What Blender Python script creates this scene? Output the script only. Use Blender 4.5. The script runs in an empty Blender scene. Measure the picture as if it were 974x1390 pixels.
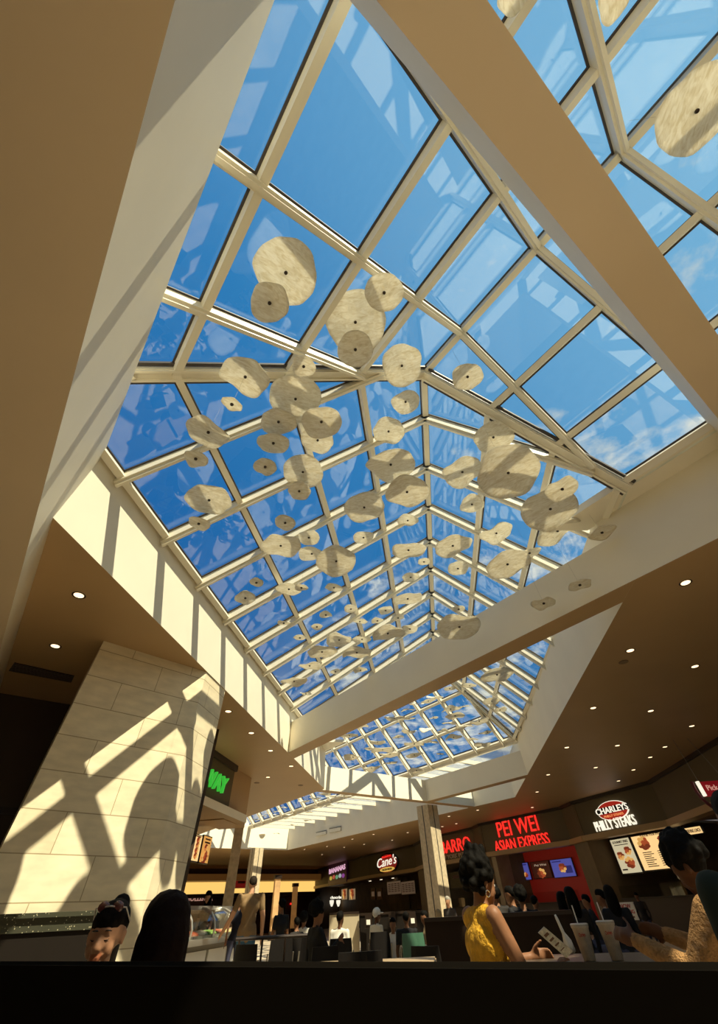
import bpy, bmesh, math, random
from mathutils import Vector, Matrix, noise
random.seed(7)
PI = math.pi
R2 = math.sqrt(2)
scn = bpy.context.scene
COL = scn.collection
S = 3.3          # metres per plan unit (ceiling height above the eye)
H0 = 1.05        # eye height

# ------------------------------------------------------------------ camera
F_PX, PITCH, ROLL, AZ = 503.358, 0.862149, -0.0523339, 0.1077129
def cam_matrix():
    cp, sp = math.cos(PITCH), math.sin(PITCH)
    fwd = Vector((0, cp, sp)); up = Vector((0, -sp, cp)); rt = Vector((1, 0, 0))
    c, s = math.cos(ROLL), math.sin(ROLL)
    r2 = c*rt + s*up; u2 = -s*rt + c*up
    ca, sa = math.cos(AZ), math.sin(AZ)
    W = Matrix(((ca, -sa, 0), (sa, ca, 0), (0, 0, 1)))
    return W @ r2, W @ u2, W @ fwd
CR, CU, CF = cam_matrix()
def ray(x, y):
    return CR*(x-487) - CU*(y-650) + CF*F_PX
def U(x, y, z=None):
    """plan units to metres (z counted from the eye height)"""
    return Vector((x*S, y*S, H0 + z*S)) if z is not None else Vector((x*S, y*S, 0))
def atz(x, y, z):
    """point of the sight line at height z (plan units above the eye), in plan units"""
    v = ray(x, y); return v*(z/v.z)
def atd(x, y, d):
    """point at horizontal distance d metres, in metres"""
    v = ray(x, y); v = v/math.hypot(v.x, v.y)*d
    return Vector((v.x, v.y, v.z+H0))
def onplane(x, y, a, b):
    """point on the vertical plane through plan points a, b (metres out, units in)"""
    v = ray(x, y); n = (-(b[1]-a[1]), b[0]-a[0])
    t = (a[0]*n[0]+a[1]*n[1])/(v.x*n[0]+v.y*n[1])
    return Vector((v.x*t*S, v.y*t*S, v.z*t*S+H0))
cam = bpy.data.cameras.new('camera'); camo = bpy.data.objects.new('camera', cam); COL.objects.link(camo)
m = Matrix((CR, CU, -CF)).transposed().to_4x4(); m.translation = (0, 0, H0)
camo.matrix_world = m
cam.sensor_fit = 'HORIZONTAL'; cam.sensor_width = 36; cam.lens = 36*F_PX/974
cam.shift_y = -45/974; cam.clip_start = 0.05; cam.clip_end = 500
scn.camera = camo

# ------------------------------------------------------------------ materials
MATS = {}
def mat(name, col, rough=.6, metal=0, emit=None, est=1, bump=0, bscale=20, var=0, vscale=3, spec=.5, sub=0):
    if name in MATS: return MATS[name]
    mt = bpy.data.materials.new(name); mt.use_nodes = True; MATS[name] = mt
    nt = mt.node_tree; b = nt.nodes['Principled BSDF']
    b.inputs['Base Color'].default_value = (*col, 1); b.inputs['Roughness'].default_value = rough
    b.inputs['Metallic'].default_value = metal; b.inputs['Specular IOR Level'].default_value = spec
    if emit: b.inputs['Emission Color'].default_value = (*emit, 1); b.inputs['Emission Strength'].default_value = est
    if var or bump:
        tc = nt.nodes.new('ShaderNodeTexCoord')
        if var:
            n = nt.nodes.new('ShaderNodeTexNoise'); n.inputs['Scale'].default_value = vscale; n.inputs['Detail'].default_value = 5
            nt.links.new(tc.outputs['Object'], n.inputs['Vector'])
            r = nt.nodes.new('ShaderNodeMapRange'); r.inputs['To Min'].default_value = 1-var; r.inputs['To Max'].default_value = 1+var
            r.inputs['From Min'].default_value = .3; r.inputs['From Max'].default_value = .7
            nt.links.new(n.outputs['Fac'], r.inputs['Value'])
            mx = nt.nodes.new('ShaderNodeVectorMath'); mx.operation = 'SCALE'; mx.inputs[0].default_value = col
            nt.links.new(r.outputs['Result'], mx.inputs['Scale']); nt.links.new(mx.outputs[0], b.inputs['Base Color'])
        if bump:
            n2 = nt.nodes.new('ShaderNodeTexNoise'); n2.inputs['Scale'].default_value = bscale; n2.inputs['Detail'].default_value = 6
            nt.links.new(tc.outputs['Object'], n2.inputs['Vector'])
            bp = nt.nodes.new('ShaderNodeBump'); bp.inputs['Strength'].default_value = bump; bp.inputs['Distance'].default_value = .02
            nt.links.new(n2.outputs['Fac'], bp.inputs['Height']); nt.links.new(bp.outputs[0], b.inputs['Normal'])
    return mt
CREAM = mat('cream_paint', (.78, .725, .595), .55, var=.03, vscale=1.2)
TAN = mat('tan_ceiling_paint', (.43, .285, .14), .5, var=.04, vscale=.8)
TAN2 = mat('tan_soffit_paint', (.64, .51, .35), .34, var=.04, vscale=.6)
ALU = mat('cream_aluminium', (.72, .665, .53), .38)
GASK = mat('dark_gasket', (.05, .04, .035), .6)
FLOOR = mat('floor_tile', (.55, .45, .33), .35, var=.2, vscale=2)  # pale tile chosen so its bounce brightens the ceilings
DARK = mat('dark_brown_wall', (.045, .025, .012), .5, var=.2, vscale=1)
BLACK = mat('black_laminate', (.010, .007, .005), .6, spec=.12)
DRKM = mat('dark_bronze_metal', (.03, .018, .012), .35, .3)
FASC = mat('olive_fascia', (.105, .078, .036), .6, var=.06, vscale=.7)
TRIM = mat('warm_trim', (.40, .26, .12), .45)
WOOD = mat('travertine_column', (.50, .40, .26), .55, var=.18, vscale=9, bump=.15)
GRILL = mat('dark_grille', (.03, .02, .02), .5)
WHITE = mat('white_plastic', (.80, .78, .72), .35)
STEEL = mat('brushed_steel', (.55, .53, .48), .3, .8)
RED = mat('glowing_red_wall', (.32, .015, .008), .4, emit=(.5, .02, .01), est=.10)  # weak emission stands in for light falling on the wall
def emis(name, col, st):
    return mat(name, tuple(min(1, c*.5) for c in col), .5, emit=col, est=st)

def stone_mat():
    mt = bpy.data.materials.new('limestone_cladding'); mt.use_nodes = True; nt = mt.node_tree; b = nt.nodes['Principled BSDF']
    uv = nt.nodes.new('ShaderNodeUVMap')
    br = nt.nodes.new('ShaderNodeTexBrick'); br.offset = .5; br.offset_frequency = 2
    br.inputs['Scale'].default_value = 1; br.inputs['Brick Width'].default_value = 1.15; br.inputs['Row Height'].default_value = .42
    br.inputs['Mortar Size'].default_value = .006; br.inputs['Mortar Smooth'].default_value = .1
    br.inputs['Color1'].default_value = (.76, .665, .47, 1); br.inputs['Color2'].default_value = (.70, .60, .41, 1); br.inputs['Mortar'].default_value = (.40, .31, .18, 1)
    nt.links.new(uv.outputs[0], br.inputs['Vector'])
    n = nt.nodes.new('ShaderNodeTexNoise'); n.inputs['Scale'].default_value = 3; n.inputs['Detail'].default_value = 8
    mp = nt.nodes.new('ShaderNodeMapping'); mp.inputs['Scale'].default_value = (1, 3, 1); nt.links.new(uv.outputs[0], mp.inputs[0]); nt.links.new(mp.outputs[0], n.inputs['Vector'])
    r = nt.nodes.new('ShaderNodeMapRange'); r.inputs['To Min'].default_value = .88; r.inputs['To Max'].default_value = 1.1; r.inputs['From Min'].default_value = .3; r.inputs['From Max'].default_value = .7
    nt.links.new(n.outputs['Fac'], r.inputs['Value'])
    mx = nt.nodes.new('ShaderNodeVectorMath'); mx.operation = 'SCALE'
    nt.links.new(br.outputs['Color'], mx.inputs[0]); nt.links.new(r.outputs[0], mx.inputs['Scale']); nt.links.new(mx.outputs[0], b.inputs['Base Color'])
    b.inputs['Roughness'].default_value = .5
    bp = nt.nodes.new('ShaderNodeBump'); bp.inputs['Strength'].default_value = .4; bp.inputs['Distance'].default_value = .01; bp.invert = True
    nt.links.new(br.outputs['Fac'], bp.inputs['Height']); nt.links.new(bp.outputs[0], b.inputs['Normal'])
    return mt
STONE = stone_mat()
def glass_mat(name='skylight_glass', tint=(.90, .95, .98), ior=1.62, f0=1.0):
    mt = bpy.data.materials.new(name); mt.use_nodes = True; nt = mt.node_tree; nt.nodes.clear()
    o = nt.nodes.new('ShaderNodeOutputMaterial'); t = nt.nodes.new('ShaderNodeBsdfTransparent'); g = nt.nodes.new('ShaderNodeBsdfGlossy')
    t.inputs[0].default_value = (*tint, 1); g.inputs['Roughness'].default_value = .0; g.inputs[0].default_value = (f0, f0, f0, 1)
    ge = nt.nodes.new('ShaderNodeNewGeometry'); dt = nt.nodes.new('ShaderNodeVectorMath'); dt.operation = 'DOT_PRODUCT'
    nt.links.new(ge.outputs['Normal'], dt.inputs[0]); nt.links.new(ge.outputs['Incoming'], dt.inputs[1])
    def mth(op, a, b=None):
        n = nt.nodes.new('ShaderNodeMath'); n.operation = op
        for i, v in enumerate((a, b)):
            if v is None: continue
            if isinstance(v, (int, float)): n.inputs[i].default_value = v
            else: nt.links.new(v, n.inputs[i])
        return n.outputs[0]
    r0 = ((ior-1)/(ior+1))**2
    k = mth('POWER', mth('SUBTRACT', 1.0, mth('ABSOLUTE', dt.outputs['Value'])), 5.0)
    fr = mth('ADD', mth('MULTIPLY', k, 1-r0), r0)
    mx = nt.nodes.new('ShaderNodeMixShader'); nt.links.new(fr, mx.inputs[0]); nt.links.new(t.outputs[0], mx.inputs[1]); nt.links.new(g.outputs[0], mx.inputs[2])
    nt.links.new(mx.outputs[0], o.inputs[0]); return mt
GLASS = glass_mat()
CGLASS = glass_mat('counter_glass', (.93, .95, .92), 1.45)
def disc_mat():
    mt = bpy.data.materials.new('cast_fibre_disc'); mt.use_nodes = True; nt = mt.node_tree; nt.nodes.clear()
    o = nt.nodes.new('ShaderNodeOutputMaterial'); tc = nt.nodes.new('ShaderNodeTexCoord'); oi = nt.nodes.new('ShaderNodeObjectInfo')
    ad = nt.nodes.new('ShaderNodeVectorMath'); ad.operation = 'ADD'; nt.links.new(tc.outputs['Object'], ad.inputs[0])
    sc_ = nt.nodes.new('ShaderNodeVectorMath'); sc_.operation = 'SCALE'; sc_.inputs[0].default_value = (37, 11, 5); nt.links.new(oi.outputs['Random'], sc_.inputs['Scale']); nt.links.new(sc_.outputs[0], ad.inputs[1])
    mp = nt.nodes.new('ShaderNodeMapping'); mp.inputs['Scale'].default_value = (2, 6, 1); nt.links.new(ad.outputs[0], mp.inputs[0])
    n = nt.nodes.new('ShaderNodeTexNoise'); n.inputs['Scale'].default_value = 4; n.inputs['Detail'].default_value = 9; n.inputs['Distortion'].default_value = 1.2; nt.links.new(mp.outputs[0], n.inputs['Vector'])
    cr = nt.nodes.new('ShaderNodeValToRGB'); cr.color_ramp.elements[0].position = .3; cr.color_ramp.elements[0].color = (.70, .64, .50, 1)
    cr.color_ramp.elements[1].position = .62; cr.color_ramp.elements[1].color = (.88, .85, .76, 1); nt.links.new(n.outputs['Fac'], cr.inputs[0])
    d = nt.nodes.new('ShaderNodeBsdfDiffuse'); t = nt.nodes.new('ShaderNodeBsdfTranslucent'); mx = nt.nodes.new('ShaderNodeMixShader'); mx.inputs[0].default_value = .42
    n2 = nt.nodes.new('ShaderNodeTexNoise'); n2.inputs['Scale'].default_value = 9; n2.inputs['Detail'].default_value = 6; nt.links.new(ad.outputs[0], n2.inputs['Vector'])
    bp = nt.nodes.new('ShaderNodeBump'); bp.inputs['Strength'].default_value = .55; bp.inputs['Distance'].default_value = .05; nt.links.new(n2.outputs['Fac'], bp.inputs['Height'])
    for s_ in (d, t): nt.links.new(cr.outputs[0], s_.inputs[0]); nt.links.new(bp.outputs[0], s_.inputs['Normal'])
    nt.links.new(d.outputs[0], mx.inputs[1]); nt.links.new(t.outputs[0], mx.inputs[2]); nt.links.new(mx.outputs[0], o.inputs[0]); return mt
DISC = disc_mat()
def granite_mat():
    mt = mat('speckled_glint_granite', (.03, .03, .02), .25); nt = mt.node_tree; b = nt.nodes['Principled BSDF']
    tc = nt.nodes.new('ShaderNodeTexCoord'); v = nt.nodes.new('ShaderNodeTexVoronoi'); v.inputs['Scale'].default_value = 45; nt.links.new(tc.outputs['Object'], v.inputs['Vector'])
    cr = nt.nodes.new('ShaderNodeValToRGB'); cr.color_ramp.elements[0].position = .1; cr.color_ramp.elements[0].color = (.5, .45, .3, 1); cr.color_ramp.elements[1].position = .22; cr.color_ramp.elements[1].color = (.045, .045, .03, 1)  # pale specks put the stone's sparkle into its colour
    nt.links.new(v.outputs['Distance'], cr.inputs[0]); nt.links.new(cr.outputs[0], b.inputs['Base Color']); return mt
GRAN = granite_mat()

# ------------------------------------------------------------------ object helpers
def tag(o, label=None, cat=None, group=None, kind=None):
    if label: o['label'] = label
    if cat: o['category'] = cat
    if group: o['group'] = group
    if kind: o['kind'] = kind
    return o
def empty(name, loc=(0, 0, 0), rz=0, label=None, cat=None, group=None, kind=None, parent=None):
    o = bpy.data.objects.new(name, None); COL.objects.link(o); o.location = loc; o.rotation_euler = (0, 0, rz); o.empty_display_size = .1
    if parent: o.parent = parent
    return tag(o, label, cat, group, kind)
def obj(name, bm, m, parent=None, smooth=False, recalc=True):
    if recalc: bmesh.ops.recalc_face_normals(bm, faces=bm.faces)
    me = bpy.data.meshes.new(name); bm.to_mesh(me); bm.free()
    for mm in (m if isinstance(m, (list, tuple)) else [m]): me.materials.append(mm)
    if smooth:
        for p in me.polygons: p.use_smooth = True
    o = bpy.data.objects.new(name, me); COL.objects.link(o)
    if parent: o.parent = parent
    return o
def BM(): return bmesh.new()
def hexa(bm, v, mi=0):
    """8 corners: bottom 4 then top 4"""
    vs = [bm.verts.new(p) for p in v]
    for f in ((3, 2, 1, 0), (4, 5, 6, 7), (0, 1, 5, 4), (1, 2, 6, 5), (2, 3, 7, 6), (3, 0, 4, 7)):
        fc = bm.faces.new([vs[i] for i in f]); fc.material_index = mi
def box(bm, c, s, rz=0, mi=0):
    x, y, z = s[0]/2, s[1]/2, s[2]/2; M_ = Matrix.Rotation(rz, 3, 'Z'); c = Vector(c)
    hexa(bm, [c+M_ @ Vector(p) for p in ((-x, -y, -z), (x, -y, -z), (x, y, -z), (-x, y, -z), (-x, -y, z), (x, -y, z), (x, y, z), (-x, y, z))], mi)
def prism(bm, pts, z0, z1, mi_bot=0, mi_side=0, mi_top=0):
    """vertical prism over plan points in metres"""
    b = [bm.verts.new((p[0], p[1], z0)) for p in pts]; t = [bm.verts.new((p[0], p[1], z1)) for p in pts]
    f = bm.faces.new(b[::-1]); f.material_index = mi_bot; f = bm.faces.new(t); f.material_index = mi_top
    n = len(pts)
    for i in range(n):
        f = bm.faces.new((b[i], b[(i+1) % n], t[(i+1) % n], t[i])); f.material_index = mi_side
def beam(bm, a, b, w, dpt, up=(0, 0, 1), off=0, mi=0):
    """bar from a to b, width w, depth dpt hanging down from the a-b line along -up"""
    a, b = Vector(a), Vector(b); ax = (b-a).normalized(); up = Vector(up); sd = ax.cross(up).normalized(); up = sd.cross(ax).normalized()
    q = []
    for p in (a, b):
        for sx, uz in ((-1, -1), (1, -1), (1, 0), (-1, 0)): q.append(p+sd*sx*w/2+up*(uz*dpt+off))
    vs = [bm.verts.new(p) for p in q]
    for f in ((0, 1, 2, 3), (7, 6, 5, 4), (0, 4, 5, 1), (1, 5, 6, 2), (2, 6, 7, 3), (3, 7, 4, 0)):
        fc = bm.faces.new([vs[i] for i in f]); fc.material_index = mi
def tube(bm, pts, r, seg=8, mi=0):
    pts = [Vector(p) for p in pts]; rings = []
    rr = r if isinstance(r, (list, tuple)) else [r]*len(pts)
    for i, p in enumerate(pts):
        t = (pts[min(i+1, len(pts)-1)]-pts[max(i-1, 0)]).normalized()
        a = t.orthogonal().normalized() if i == 0 else (rings[-1][1]-t*rings[-1][1].dot(t)).normalized()
        b = t.cross(a); rings.append(([bm.verts.new(p+(a*math.cos(2*PI*k/seg)+b*math.sin(2*PI*k/seg))*rr[i]) for k in range(seg)], a))
    for i in range(len(pts)-1):
        A_, B_ = rings[i][0], rings[i+1][0]
        for k in range(seg):
            f = bm.faces.new((A_[k], A_[(k+1) % seg], B_[(k+1) % seg], B_[k])); f.material_index = mi
    bm.faces.new(rings[0][0][::-1]).material_index = mi; bm.faces.new(rings[-1][0]).material_index = mi
def lathe(bm, prof, seg=20, c=(0, 0, 0), mi=0):
    c = Vector(c); rings = [[bm.verts.new(c+Vector((r*math.cos(2*PI*k/seg), r*math.sin(2*PI*k/seg), z))) for k in range(seg)] for r, z in prof]
    for i in range(len(prof)-1):
        for k in range(seg): bm.faces.new((rings[i][k], rings[i][(k+1) % seg], rings[i+1][(k+1) % seg], rings[i+1][k])).material_index = mi
    bm.faces.new(rings[0][::-1]).material_index = mi; bm.faces.new(rings[-1]).material_index = mi
def ball(bm, c, r, sub=2, scale=(1, 1, 1), M_=None, mi=0):
    mm = Matrix.Translation(Vector(c)) @ (M_.to_4x4() if M_ else Matrix.Identity(4)) @ Matrix.Diagonal((*scale, 1))
    g = bmesh.ops.create_icosphere(bm, subdivisions=sub, radius=r, matrix=mm)
    for v in g['verts']:
        for f in v.link_faces: f.material_index = mi
def text(name, s, size, loc, right, m, depth=.03, parent=None, normal=None, align='CENTER', bold=0, xs=1.0, shear=0, up=(0, 0, 1)):
    cu = bpy.data.curves.new(name, 'FONT'); cu.body = s; cu.size = size; cu.extrude = depth; cu.align_x = align; cu.align_y = 'CENTER'; cu.offset = bold; cu.shear = shear
    o = bpy.data.objects.new(name, cu); COL.objects.link(o)
    me = bpy.data.meshes.new_from_object(o.evaluated_get(bpy.context.evaluated_depsgraph_get()))
    COL.objects.unlink(o); bpy.data.objects.remove(o)
    me.materials.clear(); me.materials.append(m)
    o = bpy.data.objects.new(name, me); COL.objects.link(o)
    r = Vector(right).normalized(); u = Vector(up).normalized(); n = r.cross(u); u = n.cross(r)
    mm = Matrix((r*xs, u, n)).transposed().to_4x4(); mm.translation = Vector(loc)
    if parent: o.parent = parent; o.matrix_parent_inverse = parent.matrix_world.inverted()
    me.transform(mm)
    if parent:
        o.matrix_parent_inverse = Matrix.Identity(4); me.transform(PM(parent).inverted())
    return o
def PM(p):
    m_ = Matrix.Translation(p.location) @ p.rotation_euler.to_matrix().to_4x4()
    return PM(p.parent) @ m_ if p.parent else m_
def localise(o, p):
    """mesh given in world metres, child of p"""
    o.data.transform(PM(p).inverted()); o.parent = p; return o
# ------------------------------------------------------------------ the room
def uw(u, w, z=None): return U((u+w)/R2, (u-w)/R2, z)
def uwp(u, w): return ((u+w)/R2*S, (u-w)/R2*S)
def xyp(x, y): return (x*S, y*S)
Z1 = H0+S; ZT = H0+1.39*S; ZL = H0+.85*S; ZR0 = H0+1.2*S
UL = -.29; UB = 2.015; W3 = 4.2
def struct(name, bm, m, parent=None, label=None):
    o = obj(name, bm, m); tag(o, label, None, None, 'structure'); 
    if parent: localise(o, parent)
    return o
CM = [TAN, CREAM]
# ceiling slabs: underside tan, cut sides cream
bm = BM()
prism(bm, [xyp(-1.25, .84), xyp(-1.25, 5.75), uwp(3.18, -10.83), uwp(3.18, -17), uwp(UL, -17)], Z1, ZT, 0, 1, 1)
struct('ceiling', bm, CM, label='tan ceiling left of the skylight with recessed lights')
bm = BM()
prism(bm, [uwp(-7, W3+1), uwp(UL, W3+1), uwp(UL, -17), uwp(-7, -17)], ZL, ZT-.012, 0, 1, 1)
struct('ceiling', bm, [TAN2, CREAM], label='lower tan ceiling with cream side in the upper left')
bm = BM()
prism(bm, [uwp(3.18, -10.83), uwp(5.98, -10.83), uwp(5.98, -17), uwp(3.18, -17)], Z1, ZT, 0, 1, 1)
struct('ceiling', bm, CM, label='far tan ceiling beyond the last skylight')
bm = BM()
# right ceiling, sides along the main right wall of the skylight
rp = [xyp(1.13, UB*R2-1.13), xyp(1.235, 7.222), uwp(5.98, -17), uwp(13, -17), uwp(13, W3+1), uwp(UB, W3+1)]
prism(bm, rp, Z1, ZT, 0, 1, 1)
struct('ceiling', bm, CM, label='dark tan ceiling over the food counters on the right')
# cross beams
def xbeam(name, pts, z0, z1, lab, ms=CM):
    bm = BM(); prism(bm, [xyp(*p) for p in pts], z0, z1, 0, 1, 1); return struct(name, bm, ms, label=lab)
def UW(u, w): return ((u+w)/R2, (u-w)/R2)
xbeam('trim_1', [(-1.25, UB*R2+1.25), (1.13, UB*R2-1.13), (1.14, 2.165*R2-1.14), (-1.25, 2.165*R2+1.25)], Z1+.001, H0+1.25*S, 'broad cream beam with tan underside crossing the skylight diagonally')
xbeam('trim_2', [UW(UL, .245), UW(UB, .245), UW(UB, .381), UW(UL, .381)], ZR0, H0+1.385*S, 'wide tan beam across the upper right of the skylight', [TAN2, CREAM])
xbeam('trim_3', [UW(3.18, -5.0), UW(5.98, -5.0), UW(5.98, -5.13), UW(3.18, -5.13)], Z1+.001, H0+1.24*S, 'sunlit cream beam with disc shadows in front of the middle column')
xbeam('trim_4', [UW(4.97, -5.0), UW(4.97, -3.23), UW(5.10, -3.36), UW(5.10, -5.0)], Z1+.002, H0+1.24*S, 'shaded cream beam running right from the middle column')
# ledges that close the roof beside the glass
bm = BM()
prism(bm, [uwp(1.86, W3+1), uwp(1.86, -.6), uwp(UB+.02, -.48), uwp(UB+.02, W3+1)], ZT-.07, ZT+.06)
prism(bm, [uwp(2.45, -4.9), uwp(2.45, -10.9), uwp(3.2, -10.9), uwp(3.2, -4.5)], ZT-.004, ZT+.08)
prism(bm, [uwp(-.62, W3+1), uwp(-.62, -1.7), uwp(-.52, -1.7), uwp(-.52, W3+1)], ZT-.015, ZT+.05)
struct('trim_5', bm, CREAM, label='cream ledge along the foot of the skylight')
bm = BM()
prism(bm, [uwp(-8, W3), uwp(13, W3), uwp(13, W3+.2), uwp(-8, W3+.2)], 0, ZT+3.5)
struct('wall_back', bm, CREAM, label='wall behind the camera')
bm = BM(); prism(bm, [uwp(-6.8, W3), uwp(-6.8, -17), uwp(-6.6, -17), uwp(-6.6, W3)], 0, ZT); struct('wall_near', bm, CREAM, label='side wall behind the camera')
bm = BM(); prism(bm, [uwp(-7, -3.46), uwp(1.2, -3.46), uwp(1.2, -3.56), uwp(-7, -3.56)], 0, Z1)
struct('wall_left', bm, DARK, label='dark brown wall left of the stone pier')
bm = BM(); prism(bm, [uwp(-7, -3.45), uwp(1.1, -3.45), uwp(1.1, -3.46), uwp(-7, -3.46)], H0+.43*S, H0+.46*S); struct('trim_6', bm, DRKM, label='dark rail across the left wall')
bm = BM(); prism(bm, [uwp(-8, W3+1), uwp(13, W3+1), uwp(13, -17), uwp(-8, -17)], -.1, 0); struct('floor', bm, FLOOR, label='pale tiled floor')
# ------------------------------------------------------------------ skylight vaults
def prof(c): return 1.39+.5316*(c+1.25) if c <= .33 else 2.23-.97*(c-.33)
def V1(c, w): return uw(c+.67, w, prof(c))
def VA(c, y): return U(c, y, prof(c))
def V2(c, w): return uw(c+3.76, w, prof(c))
M1w = lambda c: .414*c-.670
M1y = lambda c: .414*c+.948
M2y = lambda c: .414*c+5.317
M2w = lambda c: .414*c-3.76
CL, CRr, CRD = -1.27, 1.225, .33
CP = [-.865, -.44, -.077, .33, .669, .951]
NL = {}
def nrm(V, s):
    a = V(-.5 if s < 0 else .6, 2.0 if V is not V2 else -6); b = V(-.4 if s < 0 else .7, 2.0 if V is not V2 else -6); c = V(-.5 if s < 0 else .6, 2.2 if V is not V2 else -6.2)
    n = (b-a).cross(c-a).normalized(); return n if n.z > 0 else -n
def vault(idx, V, lo, hi, rafts, label):
    root = empty('window_%d' % idx, V(CRD, (lo(0)+hi(0))/2), 0, label, None, None, 'structure')
    for s, (c0, c1) in ((-1, (CL, CRD)), (1, (CRD, CRr))):
        n = nrm(V, s); bm = BM(); q = [V(c0, lo(c0)), V(c1, lo(c1)), V(c1, hi(c1)), V(c0, hi(c0))]
        vs = [p for p in q]+[p+n*.02 for p in q]; hexa(bm, vs); localise(obj('glass_pane', bm, GLASS), root)
    def member(name, a, b, w, dp, n, gask=True):
        bm = BM(); beam(bm, a, b, w, dp, n, -.012); o = obj(name, bm, ALU)
        localise(o, root)
        if gask:
            bm = BM(); beam(bm, a, b, w+.055, .022, n, -.002); g = obj('gasket', bm, GASK); g.data.transform(PM(root).inverted()); g.parent = o
            if name == 'rafter':
                sd = (Vector(b)-Vector(a)).cross(Vector(n)).normalized()
                bm = BM(); beam(bm, Vector(a), Vector(b), w*.42, .06, n, -.012-dp); g = obj('cap_strip', bm, ALU); g.data.transform(PM(root).inverted()); g.parent = o
        return o
    for c in CP+[CL+.03, CRr-.03]:
        n = nrm(V, -1 if c < .33 else 1)
        if c == .33: n = Vector((0, 0, 1))
        member('purlin', V(c, lo(c)), V(c, hi(c)), .105 if c != .33 else .12, .13, n)
    for t in rafts:
        for s, (c0, c1) in ((-1, (CL, CRD)), (1, (CRD, CRr))):
            # interval of c in which lo(c) < t < hi(c)
            N = 200; ok = [c0+(c1-c0)*i/N for i in range(N+1) if lo(c0+(c1-c0)*i/N) <= t <= hi(c0+(c1-c0)*i/N)]
            if len(ok) < 8: continue
            member('rafter', V(ok[0], t), V(ok[-1], t), .12, .17, nrm(V, s))
    return root, member
v1, mem1 = vault(1, V1, M1w, lambda c: W3, [-1.175, -.695, -.215, .32, .78, 1.25, 1.72, 2.19, 2.66, 3.13, 3.6, 4.07], 'pitched glass skylight nearest the camera with cream frame bars')
vA, memA = vault(2, VA, M1y, M2y, [.535+.436*k for k in range(12)], 'pitched glass skylight running away from the camera over the hanging discs')
v2, mem2 = vault(3, V2, lambda c: -10.85, M2w, [-3.45-.445*k for k in range(17)], 'far pitched glass skylight beyond the diagonal beam')
# mitre members where the vaults meet
for i, (Va, f, root) in enumerate(((V1, M1w, v1), (V2, M2w, v2))):
    for s, (c0, c1) in ((-1, (CL, CRD)), (1, (CRD, CRr))):
        a, b = Va(c0, f(c0)), Va(c1, f(c1))
        bm = BM(); beam(bm, a, b, .20, .12, (0, 0, 1), -.01); o = localise(obj('valley_bar', bm, ALU), root)
        sd = (b-a).cross(Vector((0, 0, 1))).normalized()
        for k in (-1, 1):
            bm = BM(); beam(bm, a+sd*k*.14, b+sd*k*.14, .05, .05, (0, 0, 1), -.03); g = obj('gasket', bm, GASK); g.data.transform(PM(root).inverted()); g.parent = o
            bm = BM(); beam(bm, a+sd*k*.07, b+sd*k*.07, .035, .04, (0, 0, 1), -.13); g = obj('cap_strip', bm, ALU); g.data.transform(PM(root).inverted()); g.parent = o
# flat glazed strip between the far vault and the outer well wall
root = empty('window_4', uw(5.4, -7, 1.39), 0, 'narrow level glass strip beside the far skylight', None, None, 'structure')
bm = BM(); q = [uw(4.98, -3.1, 1.385), uw(5.98, -4.1, 1.385), uw(5.98, -10.85, 1.385), uw(4.98, -10.85, 1.385)]
hexa(bm, q+[p+Vector((0, 0, .02)) for p in q]); localise(obj('glass_pane', bm, GLASS), root)
for k in range(18):
    w = -3.45-.445*k
    if w > -4.0: continue
    bm = BM(); beam(bm, uw(4.97, w, 1.382), uw(6.0, w, 1.382), .12, .16); localise(obj('rafter', bm, ALU), root)
bm = BM(); beam(bm, uw(4.97, -3.1, 1.382), uw(4.97, -10.85, 1.382), .14, .2); localise(obj('purlin', bm, ALU), root)
# gable ends that close the vaults
bm = BM()
for t0, u0 in ((W3, .67), (-10.85, 3.76)):
    a, b, c = uw(CL+u0, t0, 1.37), uw(CRr+u0, t0, 1.37), uw(.33+u0, t0, 2.25)
    d_ = Vector((1, -1, 0)).normalized()*(.1 if t0 > 0 else -.1)
    vs = [bm.verts.new(p) for p in (a, b, c, a+d_, b+d_, c+d_)]
    for f in ((0, 1, 2), (5, 4, 3), (0, 3, 4, 1), (1, 4, 5, 2), (2, 5, 3, 0)): bm.faces.new([vs[i] for i in f])
struct('trim_7', bm, CREAM, label='triangular gable ends of the skylight')

# ------------------------------------------------------------------ the stone pier
pp = [(-1.62, 1.75), (-1.255, 2.245), (-1.255, 2.55), (-1.72, 2.92), (-2.0, 2.15)]
bm = BM(); uvl = bm.loops.layers.uv.new('UVMap')
z0, z1 = 0, Z1-.001; P_ = [xyp(*p) for p in pp]; run = 0
b_ = [bm.verts.new((p[0], p[1], z0)) for p in P_]; t_ = [bm.verts.new((p[0], p[1], z1)) for p in P_]
for i in range(5):
    j = (i+1) % 5; L = math.hypot(P_[j][0]-P_[i][0], P_[j][1]-P_[i][1]); f = bm.faces.new((b_[i], b_[j], t_[j], t_[i]))
    for l, (uu, vv) in zip(f.loops, ((run, z0), (run+L, z0), (run+L, z1), (run, z1))): l[uvl].uv = (uu, vv)
    run += L
bm.faces.new(t_); bm.faces.new(b_[::-1])
tag(obj('stone_pier', bm, STONE), 'big cream limestone-clad pier covered in disc shadows on the left', 'pier')
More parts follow.
